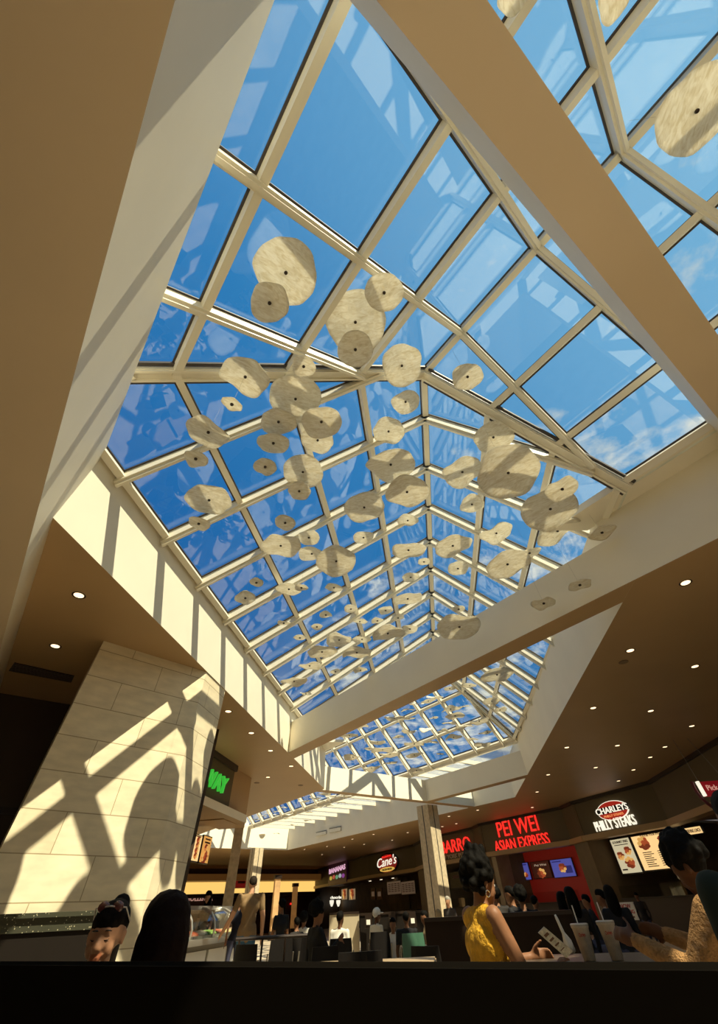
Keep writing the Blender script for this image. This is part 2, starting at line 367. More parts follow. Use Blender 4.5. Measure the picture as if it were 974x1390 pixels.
# middle column, thin left column, far columns
def column(name, cx, cy, side, rz, zt, label, slit=True):
    r = empty(name, U(cx, cy), math.radians(rz), label, 'column')
    bm = BM(); box(bm, (0, 0, zt/2), (side, side, zt)); obj('shaft', bm, WOOD, r)
    if slit:
        bm = BM()
        for a in range(4):
            M_ = Matrix.Rotation(a*PI/2, 3, 'Z'); c = M_ @ Vector((0, side/2, zt/2)); box(bm, c, (.05, .012, zt-.02), a*PI/2)
        obj('shadow_gap', bm, GASK, r)
    return r
column('column', -.04, 7.42, .72, 50, Z1-.001, 'travertine column standing where two cream beams meet')
column('column', -2.02, 5.12, .30, 20, Z1-.001, 'slim column beside the sandwich counter, lit low down', False)
column('column', -3.93, 11.2, .70, 50, Z1-.001, 'sunlit far column behind the man in the brown shirt')
# ------------------------------------------------------------------ hanging discs
D_MAIN = [(388,370,43,52),(366,411,26,25),(482,437,41,36),(521,397,25,25),(482,474,24,19),(545,496,28,25),(550,545,19.5,19),(333,511,31,30),(412,497,16,15),
(315,548,15,16),(401,541,36,32),(436,572,28,26),(283,586,29,27),(371,601,21,19),(378,572,24,22),(431,597,22,19),(266,622,16,13),(411,640,28,20),(406,666,15,9),
(527,585,22,18),(530,630,32,28),(552,667,28,19),(494,688,27,18),(284,678,30,20),(270,710,15,11),(360,633,15,12),(387,709,14,8),(381,740,27,19),(419,729,15,10),
(423,751,18,13),(456,761,27,12),(493,729,14,9),(553,706,14,11),(554,746,23,18),(634,511,20,19),(669,593,25,19),(627,640,27,22),(689,641,41,24),(640,684,16,10),
(614,740,25,18),(673,723,21,15),(688,765,30,19),(718,750,15,12),(746,690,36,20),(756,720,29,23),(762,663,20,12),(816,722,17,12),(786,793,15,9),(737,818,15,8),
(557,783,12,8),(553,812,20,14),(621,771,14,7),(526,859,22,12),(523,828,10,5),(453,797,12,8),(442,834,9,5),(488,843,10,7),(392,799,17,11),(409,797,10,7),
(333,811,14,6),(385,845,9,6),(407,865,9,5),(460,868,17,7),(491,867,13,8),(437,884,20,10),(484,885,20,11),(420,903,16,9),(399,924,17,8),(415,941,8,4),
(455,911,8,4),(489,909,10,5),(623,850,27,8),(597,856,9,5),(556,853,11,5),(622,826,8,4),(476,826,9,4),(430,850,8,4),(512,842,8,4),(540,838,8,4),(575,762,8,5),(348,790,9,4)]
D_NEAR = [(944,151,46,50),(697,-8,20,22),(834,-8,26,14)]
D_BAY2 = [(474,998,12,5),(479,1027,13,4),(512,1007,11,4),(519,1017,15,5),(529,1023,14,5),(501,1016,8,3),(535,974,14,7),(553,963,9,6),(565,955,10,7),(581,951,10,5),
(555,975,9,5),(578,989,10,8),(555,992,10,4),(562,1009,13,5),(562,1024,12,4),(565,1045,11,3),(504,1042,12,3),(529,1035,10,4),(588,974,6,3),(585,1007,9,4),
(590,946,11,7),(611,962,12,5),(617,971,13,5),(628,959,10,6),(609,981,10,5),(674,915,21,8),(667,951,11,3),(678,963,9,3),(650,978,13,5),(630,986,12,6),
(661,993,12,6),(654,1010,11,3),(615,1000,11,4),(597,1023,5,2),(637,930,9,4),(610,934,8,3),(490,985,10,4),(540,1000,8,3),(600,992,9,4),(640,1003,8,3)]
D_BAY3 = [(377,1101,6,2),(375,1106,6,2),(355,1107,6,2),(364,1104,6,2),(394,1105,8,2),(392,1110,8,2),(435,1087,8,3),(449,1080,8,3),(440,1077,9,2),(427,1083,8,2.5),
(460,1081,7,2.5),(412,1087,8,2.5),(431,1095,7,2),(464,1089,7,2.5),(473,1080,7,2),(405,1098,7,2),(418,1102,7,2),(446,1093,7,2),(384,1096,6,2),(348,1112,6,1.5),
(431,1122,4,1),(440,1122,4,1),(472,1118,4,1.2),(375,1131,5,1),(355,1132,5,1),(400,1119,6,1.5),(418,1113,6,1.5)]
D_BACK = [(-1.25,.9,1.15,.17),(.1,1.35,1.5,.14),(.75,1.2,1.7,.13),(.5,1.75,1.2,.12),(1.0,2.0,1.55,.15),(1.3,1.4,1.3,.12),(.2,2.2,1.75,.13),(1.5,2.4,1.6,.14)]
def roofz(x, y):
    if y > .414*x+5.317: c = (x+y)/R2-3.76
    elif y > .414*x+.948: c = x
    else: c = (x+y)/R2-.67
    c = max(-1.2, min(1.2, c)); return prof(c)
ORD = ['first', 'second', 'third', 'fourth', 'fifth', 'sixth', 'seventh', 'eighth', 'ninth', 'tenth', 'eleventh', 'twelfth', 'thirteenth', 'fourteenth', 'fifteenth', 'sixteenth', 'seventeenth']
rd = random.Random(11)
def disc_mesh(a, b, seed, seg, rings, wav):
    rr = random.Random(seed); am = [(k, rr.uniform(.02, .13)/k**1.0, rr.uniform(0, 2*PI)) for k in range(2, 7)]+[(rr.choice((9, 11)), .010, 0)]
    sh = [(rr.uniform(-1, 1), rr.uniform(0, 2*PI)) for _ in range(4)]
    bm = BM(); th = .012
    def pt(r, t):
        f = 1+sum(A_*math.cos(k*t+p) for k, A_, p in am)
        x, y = a*r*f*math.cos(t), b*r*f*math.sin(t)
        rad = (a+b)/2
        z = rad*wav*(r**1.5)*(sh[0][0]*math.cos(2*t+sh[0][1])+.6*sh[1][0]*math.cos(3*t+sh[1][1])) + rad*wav*.28*r**3*math.cos(5*t+sh[2][1]) - rad*.06*r*r + rad*wav*.5*noise.noise(Vector((x*3+seed, y*3, 0)))
        return x, y, z
    lay = []
    for s in (1, -1):
        c = bm.verts.new((0, 0, s*th/2)); R_ = []
        for i in range(1, rings+1):
            R_.append([bm.verts.new((lambda q: (q[0], q[1], q[2]+s*th/2*(1 if i < rings else .5)))(pt(i/rings, 2*PI*k/seg))) for k in range(seg)])
        for k in range(seg):
            f = (c, R_[0][k], R_[0][(k+1) % seg]); bm.faces.new(f if s > 0 else f[::-1])
            for i in range(rings-1):
                f = (R_[i][k], R_[i+1][k], R_[i+1][(k+1) % seg], R_[i][(k+1) % seg]); bm.faces.new(f if s > 0 else f[::-1])
        lay.append(R_)
    for k in range(seg): bm.faces.new((lay[1][-1][k], lay[1][-1][(k+1) % seg], lay[0][-1][(k+1) % seg], lay[0][-1][k]))
    return bm
WIREM = mat('thin_steel_wire', (.22, .21, .19), .7)
def make_disc(P, a, b, tilt, seed, label, group, seg, rings, ztop):
    """P metres; a across the view, b along it; tilt about the across axis"""
    az = math.atan2(P.x, P.y)
    e = empty('hanging_disc', P, -az, label, 'hanging disc', group); e.rotation_euler = (0, 0, -az)
    bm = disc_mesh(a, b, seed, seg, rings, .13)
    bmesh.ops.rotate(bm, verts=bm.verts, cent=(0, 0, 0), matrix=Matrix.Rotation(tilt, 3, 'X') @ Matrix.Rotation(rd.uniform(-.08, .08), 3, 'Y'))
    obj('disc', bm, DISC, e, smooth=True, recalc=False)
    if seg >= 20:
        bm = BM(); lathe(bm, [(.008, -.03), (.022, -.028), (.024, -.012), (.010, -.010), (.008, .03), (.018, .032), (.018, .04)], 10); obj('bolt', bm, DRKM, e)
    bm = BM(); tube(bm, [(0, 0, .03), (0, 0, max(.1, ztop-P.z))], .0014, 4); obj('wire', bm, WIREM, e)
    return e
def place(lst, kind, zr, rt_fn, seg, rings):
    info = []
    for i, (x, y, rx, ry) in enumerate(lst):
        w1 = (atz(x+rx, y, 1)-atz(x-rx, y, 1)).length/2; h1 = (atz(x, y-ry, 1)-atz(x, y+ry, 1)).length/2
        p1 = atz(x, y, 1); el = math.atan2(1, math.hypot(p1.x, p1.y))
        z = rt_fn(rx)/w1
        for _ in range(6):
            P = p1*z; top = roofz(P.x, P.y)-.10
            if kind == 'near': top = min(top, 1.75)
            z = min(z, max(zr[0], top)); 
            if kind == 'main': z = min(z, 2.72/max(.01, p1.x+p1.y), (1.16+0*rx)/max(.01, -p1.x) if p1.x < 0 else 9)
            z = max(z, zr[0])
            if kind == 'main': z = min(z, 2.78/max(.01, p1.x+p1.y), 1.19/max(.01, -p1.x) if p1.x < 0 else 9)
        for f_ in (1, .95, 1.05, .91, 1.09, .87, 1.13, .83, .79, .75):
            P = p1*z*f_
            if P.z < zr[0]-.02 or P.z > roofz(P.x, P.y)-.07 or (kind == 'main' and (P.x+P.y > 2.78 or P.x < -1.2)): continue
            if all((P.xy-q[0].xy).length > (w1*z*f_+q[1])*1.05 or abs(P.z-q[0].z) > .05 for q in info): z = z*f_; break
        P = p1*z; a = w1*z; b = h1*z
        tmax = math.radians(28); t = 0
        if b > 1.05*a or b < .95*a:
            want = math.asin(max(.02, min(1, b/a*math.sin(el)))); t = max(-tmax, min(tmax, want-el))
            b = b*math.sin(el)/max(.05, math.sin(el+t)); b = max(.75*a, min(1.35*a, b))
        info.append((P, a, b, t, x, y, rx, ry, i))
    return info
def sizeword(rx): return 'very large' if rx > 34 else 'large' if rx > 26 else 'medium' if rx > 18 else 'small' if rx > 11 else 'tiny'
def build(info, where, grp, seg, rings, rowh):
    rows = {}
    for t in info: rows.setdefault(int(t[5]//rowh), []).append(t)
    ks = sorted(rows)
    for ri, k in enumerate(ks):
        r = sorted(rows[k], key=lambda t: t[4]); n = len(r)
        for j, (P, a, b, t, x, y, rx, ry, i) in enumerate(r):
            pos = 'alone' if n == 1 else ('leftmost' if j == 0 else 'rightmost' if j == n-1 else ORD[j]+' from left')
            shp = 'thin tilted' if ry/rx < .5 else 'round' if ry/rx > .85 else 'oval'
            lab = '%s %s off-white disc, %s in row %s of %s' % (sizeword(rx), shp, pos, ['one','two','three','four','five','six','seven','eight','nine','ten','eleven','twelve','thirteen','fourteen','fifteen','sixteen','seventeen','eighteen'][ri], where)
            Pm = U(P.x, P.y, P.z)
            make_disc(Pm, a*S, b*S, t, i*7+3, lab, grp, seg if rx > 14 else 20, rings if rx > 14 else 4, H0+roofz(P.x, P.y)*S-.12)
rt = lambda rx: .062+.0022*rx
build(place(D_MAIN, 'main', (.93, 2.1), rt, 40, 7), 'the main skylight', 'discs under the main skylight', 40, 7, 36)
build(place(D_NEAR, 'near', (1.25, 1.8), lambda r: .16 if r > 40 else .12, 40, 7), 'the upper right corner', 'discs beyond the wide beam', 40, 7, 100)
build(place(D_BAY2, 'far', (1.1, 2.0), lambda r: .085+.001*r, 20, 4), 'the second skylight', 'discs under the second skylight', 20, 4, 20)
for i, (P, a, b, t, x, y, rx, ry, _) in enumerate(place(D_BAY3, 'far', (1.08, 1.3), lambda r: .085, 12, 3)):
    make_disc(U(P.x, P.y, P.z), a*S, b*S, t, 500+i, 'tiny pale disc hanging in the farthest skylight bay', 'discs in the farthest bay', 14, 3, H0+1.38*S)
for i, (u, w, z, r) in enumerate(D_BACK):
    make_disc(uw(u, w, z), r*S, r*S*.85, rd.uniform(-.2, .2), 700+i, 'large off-white disc hanging overhead behind the wide beam', 'discs overhead behind the wide beam', 32, 6, uw(0, 0, prof(max(-1.2, min(1.2, u-.67)))-.05).z)

# ------------------------------------------------------------------ ceiling downlights and grilles
LAMP = emis('lamp_face', (1.0, .72, .42), 2.2)
def downlight(x, y, rad, label, plane=1.0, group='recessed ceiling downlights'):
    P = atz(x, y, plane); P = U(P.x, P.y, plane)
    e = empty('downlight', P, 0, label, 'ceiling light', group)
    bm = BM(); lathe(bm, [(rad*.80, -.001), (rad, -.006), (rad*1.12, -.004), (rad*1.12, .0), (rad*.8, .0)], 20); obj('trim_ring', bm, DRKM, e)
    bm = BM(); lathe(bm, [(rad*.80, -.004), (rad*.80, -.001)], 20); obj('lamp_face', bm, LAMP, e)
DL_L = [(107,808),(75,877),(309.7,965.7),(341,995),(367,1019),(363.6,1055),(395,1040)]
DL_R = [(855,883),(942.7,904.6),(804.7,961),(882.7,965),(938.4,985.5),(768.8,1014.6),(837.4,1012),(902,1013.8),(882,1027.9),(808,1041.9),(859.3,1045),(743.6,1051.6),(839,1060),(728.6,1075),(722,1096),(648,1099.7),(930,791)]
DL_F = [(413,1153),(443.7,1149),(467,1150),(494,1146),(532,1140.5),(506.6,1132.6),(609,1108),(619,1118),(437,1160),(600,1122),(553,1130),(478,1139)]
def dlab(lst, where):
    o = sorted(range(len(lst)), key=lambda i: -atz(*lst[i], 1).length); res = {}
    for k, i in enumerate(o): res[i] = 'round recessed downlight in the %s, %s counted from the farthest' % (where, ORD[k])
    return res
for lst, where, rad in ((DL_L, 'tan ceiling left of the skylight', .088), (DL_R, 'dark ceiling above the food counters', .088), (DL_F, 'far ceiling beyond the skylights', .088)):
    L_ = dlab(lst, where)
    for i, (x, y) in enumerate(lst): downlight(x, y, rad, L_[i])
for (x, y, lab) in ((845.7, 898.5, 'dark round ceiling speaker beside the nearest downlight on the right'), (407.8, 1066, 'dark round ceiling speaker left of the sunlit beam'), (348.5, 1062.5, 'small dark ceiling speaker near the slim column')):
    P = atz(x, y, 1); bm = BM(); lathe(bm, [(.09, -.012), (.10, -.008), (.10, 0)], 20)
    o = obj('ceiling_speaker', bm, mat('speaker_grille', (.2, .13, .07), .6)); o.location = U(P.x, P.y, 1); tag(o, lab, 'speaker', 'ceiling speakers')
# long grille in the left ceiling
a, b, c, d_ = [atz(*p, 1) for p in ((12, 910), (97, 926), (101, 917), (20, 899))]
e = empty('ceiling_vent', U(a.x, a.y, 1), 0, 'long dark air grille in the tan ceiling at lower left', 'air vent')
q = [U(p.x, p.y, 1) for p in (a, b, c, d_)]
bm = BM(); hexa(bm, [p+Vector((0, 0, -.012)) for p in q]+[p for p in q]); localise(obj('frame', bm, DRKM), e)
for k in range(1, 6):
    bm = BM(); A_ = q[0].lerp(q[3], k/6); B_ = q[1].lerp(q[2], k/6); beam(bm, A_+Vector((0, 0, -.012)), B_+Vector((0, 0, -.012)), .012, .012); localise(obj('slat', bm, mat('vent_slat', (.10, .07, .06), .5)), e)
# two grilles on the far well wall
for (x0, x1, y0, y1, lab) in ((429, 443, 1127, 1134, 'left of two small grey grilles on the far well wall'), (447, 463, 1121.5, 1129.5, 'right of two small grey grilles on the far well wall')):
    p = [onplane(x, y, UW(5.975, -4), UW(5.975, -8)) for x, y in ((x0, y1+1), (x1, y1-2), (x1, y0), (x0, y0+3))]
    n_ = Vector((-1, -1, 0)).normalized()*.03
    e = empty('wall_vent', p[0], 0, lab, 'air vent', 'grilles on the far well wall')
    bm = BM(); hexa(bm, p+[v+n_ for v in p]); localise(obj('frame', bm, mat('grey_grille', (.16, .13, .09), .6)), e)
    for k in range(1, 5):
        bm = BM(); beam(bm, p[0].lerp(p[3], k/5)+n_, p[1].lerp(p[2], k/5)+n_, .03, .04); localise(obj('slat', bm, CREAM), e)

# ------------------------------------------------------------------ light
sun = bpy.data.lights.new('sun', 'SUN'); so = bpy.data.objects.new('sun', sun); COL.objects.link(so)
sun.energy = SUN_E = 12.0; sun.angle = math.radians(.53); sun.color = (1, .83, .56)
sd = Vector((1, -.78, 1.86)).normalized()
so.rotation_euler = sd.to_track_quat('Z', 'Y').to_euler()
wd = bpy.data.worlds.new('world'); scn.world = wd; wd.use_nodes = True; nt = wd.node_tree; nt.nodes.clear()
N_ = nt.nodes.new; L_ = nt.links.new
out = N_('ShaderNodeOutputWorld'); bg = N_('ShaderNodeBackground'); tc = N_('ShaderNodeTexCoord')
dot = N_('ShaderNodeVectorMath'); dot.operation = 'DOT_PRODUCT'; L_(tc.outputs['Generated'], dot.inputs[0]); dot.inputs[1].default_value = tuple(Vector((.80, -.30, .5)).normalized())
r1 = N_('ShaderNodeValToRGB'); e_ = r1.color_ramp.elements
mr = N_('ShaderNodeMapRange'); mr.inputs['From Min'].default_value = -1; mr.inputs['From Max'].default_value = 1; L_(dot.outputs['Value'], mr.inputs['Value']); L_(mr.outputs[0], r1.inputs[0])
e_[0].position = .25; e_[0].color = (.012, .125, .39, 1); e_[1].position = .95; e_[1].color = (.25, .56, .80, 1)
x_ = e_.new(.6); x_.color = (.04, .25, .55, 1)
n1 = N_('ShaderNodeTexNoise'); n1.inputs['Scale'].default_value = 3.0; n1.inputs['Detail'].default_value = 8; n1.inputs['Roughness'].default_value = .6
sep = N_('ShaderNodeSeparateXYZ'); L_(tc.outputs['Generated'], sep.inputs[0])
mz = N_('ShaderNodeMath'); mz.operation = 'MAXIMUM'; mz.inputs[1].default_value = .15; L_(sep.outputs['Z'], mz.inputs[0])
dv = N_('ShaderNodeVectorMath'); dv.operation = 'SCALE'; iv = N_('ShaderNodeMath'); iv.operation = 'DIVIDE'; iv.inputs[0].default_value = 1; L_(mz.outputs[0], iv.inputs[1]); L_(tc.outputs['Generated'], dv.inputs[0]); L_(iv.outputs[0], dv.inputs['Scale'])
L_(dv.outputs[0], n1.inputs['Vector'])
# more cloud towards the right and the horizon
el = N_('ShaderNodeMapRange'); el.inputs['From Min'].default_value = .95; el.inputs['From Max'].default_value = .25; el.inputs['To Min'].default_value = -.12; el.inputs['To Max'].default_value = .06; L_(sep.outputs['Z'], el.inputs['Value'])
rx_ = N_('ShaderNodeMath'); rx_.operation = 'MULTIPLY_ADD'; rx_.inputs[1].default_value = .16; L_(sep.outputs['X'], rx_.inputs[0]); L_(el.outputs[0], rx_.inputs[2])
ad = N_('ShaderNodeMath'); ad.operation = 'ADD'; L_(n1.outputs['Fac'], ad.inputs[0]); L_(rx_.outputs[0], ad.inputs[1])
cm = N_('ShaderNodeMapRange'); cm.inputs['From Min'].default_value = .56; cm.inputs['From Max'].default_value = .70; L_(ad.outputs[0], cm.inputs['Value'])
mxc = N_('ShaderNodeMix'); mxc.data_type = 'RGBA'; L_(cm.outputs[0], mxc.inputs[0]); L_(r1.outputs[0], mxc.inputs[6]); mxc.inputs[7].default_value = (.85, .82, .72, 1)
L_(mxc.outputs[2], bg.inputs[0]); bg.inputs[1].default_value = 1.0; L_(bg.outputs[0], out.inputs[0])
scn.view_settings.view_transform = 'Standard'; scn.view_settings.look = 'None'; scn.view_settings.exposure = 0; scn.view_settings.gamma = 1; scn.view_settings.use_curve_mapping = False
cy = scn.cycles; cy.use_denoising = True; cy.max_bounces = 10; cy.diffuse_bounces = 6; cy.glossy_bounces = 4; cy.transparent_max_bounces = 16; cy.transmission_bounces = 6; cy.caustics_reflective = False; cy.caustics_refractive = False; cy.sample_clamp_indirect = 6
# ------------------------------------------------------------------ food counters on the right
FP = [(-5.2, 19.9), (-3.4, 16.85), (-1.8, 14.11), (-.48, 12.36), (-.22, 11.35), (.76, 10.09), (.88, 9.66), (2.09, 8.35), (2.18, 7.93), (2.92, 6.74), (2.92, 4.77), (2.92, -1.0), (2.92, -2.2)]
ZF = H0+.60*S
def seg(i): return Vector((*FP[i], 0)), Vector((*FP[i+1], 0))
def outw(i):
    a, b = seg(i); d_ = (b-a).normalized(); n = Vector((-d_.y, d_.x, 0)); 
    return n if n.dot((a+b)/2) > 0 else -n
def strip(i, off0, off1, z0, z1, m, name, lab=None, bm=None, ext=.0):
    a, b = seg(i); n = outw(i); d_ = (b-a).normalized()*ext; own = bm is None
    if own: bm = BM()
    prism(bm, [xyp(*(p)[:2]) for p in (a-d_+n*off0, b+d_+n*off0, b+d_+n*off1, a-d_+n*off1)], z0, z1)
    if own: return struct(name, bm, m, label=lab)
bm = BM(); bm2 = BM(); bm3 = BM(); bm4 = BM(); bm5 = BM()
for i in range(len(FP)-1):
    strip(i, 0, .08, ZF, Z1-.002, None, '', bm=bm, ext=.02)          # fascia
    strip(i, -.03, 0, Z1-.12, Z1-.003, None, '', bm=bm2, ext=.02)     # dark trim at the ceiling
    strip(i, -.045, .10, ZF-.14, ZF+.05, None, '', bm=bm3, ext=.02)   # light trim
    strip(i, .08, 1.3, ZF-.02, ZF+.06, None, '', bm=bm4, ext=.03)     # shop soffit
    strip(i, 1.0, 1.1, 0, ZF, None, '', bm=bm5, ext=.2)
struct('wall_right', bm, FASC, label='long olive fascia above the food counters')
struct('trim_8', bm2, DRKM, label='dark band between fascia and ceiling')
struct('trim_9', bm3, TRIM, label='warm light trim along the foot of the fascia')
struct('ceiling', bm4, mat('shop_soffit', (.25, .15, .07), .6), label='soffit inside the food counters')
struct('wall_shops', bm5, mat('shop_back_wall', (.13, .075, .03), .6, var=.3, vscale=1.5), label='brown back walls of the food counters')
# service counters, one per shop
for i, lab in ((2, 'dark service counter under the oval script sign'), (4, 'dark service counter behind the middle column'), (6, 'dark service counter in front of the red wall'), (8, 'dark service counter under the oval steak sign')):
    a, b = seg(i); n = outw(i); e = empty('service_counter', U(*((a+b)/2)[:2]), 0, lab, 'counter', 'service counters of the food shops')
    for nm, o0, o1, z0, z1, m in (('body', .10, .30, 0, 1.0, mat('counter_front', (.05, .028, .014), .4)), ('worktop', .07, .33, 1.0, 1.05, DRKM), ('glass_shield', .09, .095, 1.05, 1.4, CGLASS)):
        bm = BM(); d_ = (b-a)*.13; prism(bm, [xyp(*p[:2]) for p in (a+d_+n*o0, b-d_+n*o0, b-d_+n*o1, a+d_+n*o1)], z0, z1); localise(obj(nm, bm, m), e)
# wall piers between the shops
bm = BM()
for k in (3, 5, 7):
    for i in (k,):
        a, b = seg(i); n = outw(i); prism(bm, [xyp(*p[:2]) for p in (a+n*.02, b+n*.02, b+n*1.0, a+n*1.0)], 0, ZF)
struct('wall_piers', bm, mat('grey_plaster', (.20, .15, .09), .6, var=.1), label='plaster piers between the food counters')

def bbox_fit(me, P0, P1, P3, thick):
    xs = [v.co.x for v in me.vertices]; ys = [v.co.y for v in me.vertices]; zs = [v.co.z for v in me.vertices]
    x0, x1, y0, y1, zz0, zz1 = min(xs), max(xs), min(ys), max(ys), min(zs), max(zs)
    ux, uy = P1-P0, P3-P0; n = ux.cross(uy).normalized()
    for v in me.vertices:
        v.co = P0+ux*((v.co.x-x0)/(x1-x0))+uy*((v.co.y-y0)/(y1-y0))+n*thick*((v.co.z-zz0)/max(1e-6, zz1-zz0))
def fit_text(name, s, P0, P1, P3, m, thick=.05, parent=None, bold=.02, shear=0):
    cu = bpy.data.curves.new(name, 'FONT'); cu.body = s; cu.size = 1; cu.extrude = .05; cu.offset = bold; cu.shear = shear; cu.resolution_u = 3
    o = bpy.data.objects.new(name, cu); COL.objects.link(o)
    me = bpy.data.meshes.new_from_object(o.evaluated_get(bpy.context.evaluated_depsgraph_get()))
    COL.objects.unlink(o); bpy.data.objects.remove(o); me.materials.clear(); me.materials.append(m)
    bbox_fit(me, Vector(P0), Vector(P1), Vector(P3), thick)
    o = bpy.data.objects.new(name, me); COL.objects.link(o)
    if parent: localise(o, parent)
    return o
def plane_of(i, off=-.005):
    a, b = seg(i); n = outw(i)*off; return (a+n)[:2], (b+n)[:2]
def fp(x, y, pl): return onplane(x, y, *pl)
def up_quad(xl, yl, xr, yr, h_px_left, pl):
    """baseline from pixel (xl,yl) to (xr,yr), levelled; height from a pixel offset"""
    A_ = fp(xl, yl, pl); B_ = fp(xr, yr, pl); T_ = fp(xl, yl-h_px_left, pl)
    z = (A_.z+B_.z)/2; A_.z = B_.z = z
    return A_, B_, A_+Vector((0, 0, T_.z-fp(xl, yl, pl).z))
def ell(bm, c, r, u, ax, ay, t0, t1, seg=32, mi=0):
    """elliptic plate around c in the frame r (right), u (up); from depth t0 to t1 along r x u"""
    n = r.cross(u).normalized(); A_ = []; B_ = []
    for k in range(seg):
        q = c+r*ax*math.cos(2*PI*k/seg)+u*ay*math.sin(2*PI*k/seg); A_.append(bm.verts.new(q+n*t0)); B_.append(bm.verts.new(q+n*t1))
    bm.faces.new(A_[::-1]).material_index = mi; bm.faces.new(B_).material_index = mi
    for k in range(seg): bm.faces.new((A_[k], A_[(k+1) % seg], B_[(k+1) % seg], B_[k])).material_index = mi
UPV = Vector((0, 0, 1))
E_RED = emis('red_neon', (1, .03, .02), 1.0); E_WHT = emis('white_sign_face', (1, .93, .75), .95); E_DR = emis('dark_red_face', (.45, .02, .01), .6)
E_YEL = emis('yellow_sign_face', (1, .62, .12), .6); E_GRN = emis('green_sign_face', (.05, .55, .05), .75); E_ORG = emis('orange_sign_face', (1, .35, .12), .7)
E_LG = emis('lime_sign_face', (.45, .8, .15), .6)
def sign(name, lab, P, cat='sign', group=None): return empty(name, P, 0, lab, cat, group)
pl = plane_of(6)
A_, B_, T_ = up_quad(677, 1135, 733, 1129, 21, pl); e = sign('wall_sign', 'red glowing two-line sign reading PEI WEI ASIAN EXPRESS on the olive fascia', A_)
fit_text('upper_lettering', 'PEI WEI', A_, B_, T_, E_RED, .06, e, .0)
A_, B_, T_ = up_quad(673, 1155, 748, 1147, 15, pl); fit_text('lower_lettering', 'ASIAN EXPRESS', A_, B_, T_, E_RED, .06, e, .0)
pl = plane_of(4)
A_, B_, T_ = up_quad(594, 1160, 640, 1153, 17, pl); e = sign('wall_sign', 'red neon pizza sign on the fascia, half hidden by the curly-haired woman', A_)
fit_text('upper_lettering', 'SBARRO', A_, B_, T_, E_RED, .06, e, .0)
A_, B_, T_ = up_quad(595, 1168, 638, 1162, 6, pl); fit_text('lower_lettering', 'NEW YORK PIZZA', A_, B_, T_, mat('dim_letters', (.5, .42, .32), .5), .04, e, .02)
# steak shop sign
pl = plane_of(8); a, b = seg(8); r = (b-a).normalized(); c = fp(831.5, 1100, pl); c2 = fp(855, 1100, pl); ax = (Vector((c2.x, c2.y, 0))-Vector((c.x, c.y, 0))).length; ay = abs(fp(831, 1086, pl).z-fp(831, 1114, pl).z)/2
e = sign('wall_sign', 'white and red oval sign reading CHARLEYS PHILLY STEAKS on the olive fascia', c)
bm = BM(); ell(bm, c, r, UPV, ax, ay, .0, .05); localise(obj('oval_rim', bm, E_WHT), e)
bm = BM(); ell(bm, c, r, UPV, ax*.95, ay*.93, .05, .06); localise(obj('oval_face', bm, E_DR), e)
bm = BM(); hexa(bm, [c+r*x*ax*1.06+UPV*y*ay+r.cross(UPV)*t for t in (.06, .075) for x, y in ((-1, -.22), (1, -.22), (1, .45), (-1, .45))]); localise(obj('black_band', bm, BLACK), e)
q = r.cross(UPV)*.075
P0 = c-r*ax*1.03-UPV*ay*.22+q; fit_text('upper_lettering', 'CHARLEYS', P0, P0+r*ax*2.06, P0+UPV*ay*.66, E_WHT, .03, e, .01)
P0 = c-r*ax*.62-UPV*ay*.62+q; fit_text('small_lettering', 'PHILLY STEAKS', P0, P0+r*ax*1.24, P0+UPV*ay*.24, E_ORG, .02, e, .02)
A_, B_, T_ = up_quad(810, 1128, 866, 1120, 14, pl); fit_text('lower_lettering', 'PHILLY STEAKS', A_, B_, T_, E_WHT, .06, e, .005)
# chicken shop sign
pl = plane_of(2); a, b = seg(2); r = (b-a).normalized(); c = fp(526, 1172, pl); e = sign('wall_sign', "oval black and red sign with white script Cane's", c)
ax = (fp(540, 1172, pl).xy-c.xy).length; ay = abs(fp(526, 1159, pl).z-fp(526, 1185, pl).z)/2
bm = BM(); ell(bm, c, r, UPV, ax*1.1, ay*1.1, 0, .05); localise(obj('backing', bm, BLACK), e)
bm = BM(); ell(bm, c, r, UPV, ax*.95, ay*.95, .05, .08); localise(obj('red_face', bm, emis('deep_red_face', (.4, .015, .01), .3)), e)
bm = BM(); ell(bm, c-UPV*ay*.62, r, UPV, ax*.72, ay*.24, .08, .12); localise(obj('yellow_band', bm, E_YEL), e)
q = r.cross(UPV)*.12
P0 = c-r*ax*.95-UPV*ay*.35+q; fit_text('script_lettering', "Cane's", P0, P0+r*ax*1.95+UPV*ay*.2, P0+UPV*ay*1.0, E_WHT, .03, e, .0, .25)
P0 = c-r*ax*.4+UPV*ay*.55+q; fit_text('small_lettering', 'Raising', P0, P0+r*ax*.9+UPV*ay*.1, P0+UPV*ay*.25, E_RED, .02, e, .02)
P0 = c-r*ax*.5-UPV*ay*.72+q; fit_text('band_lettering', 'CHICKEN FINGERS', P0, P0+r*ax*1.0, P0+UPV*ay*.2, BLACK, .02, e, .02)
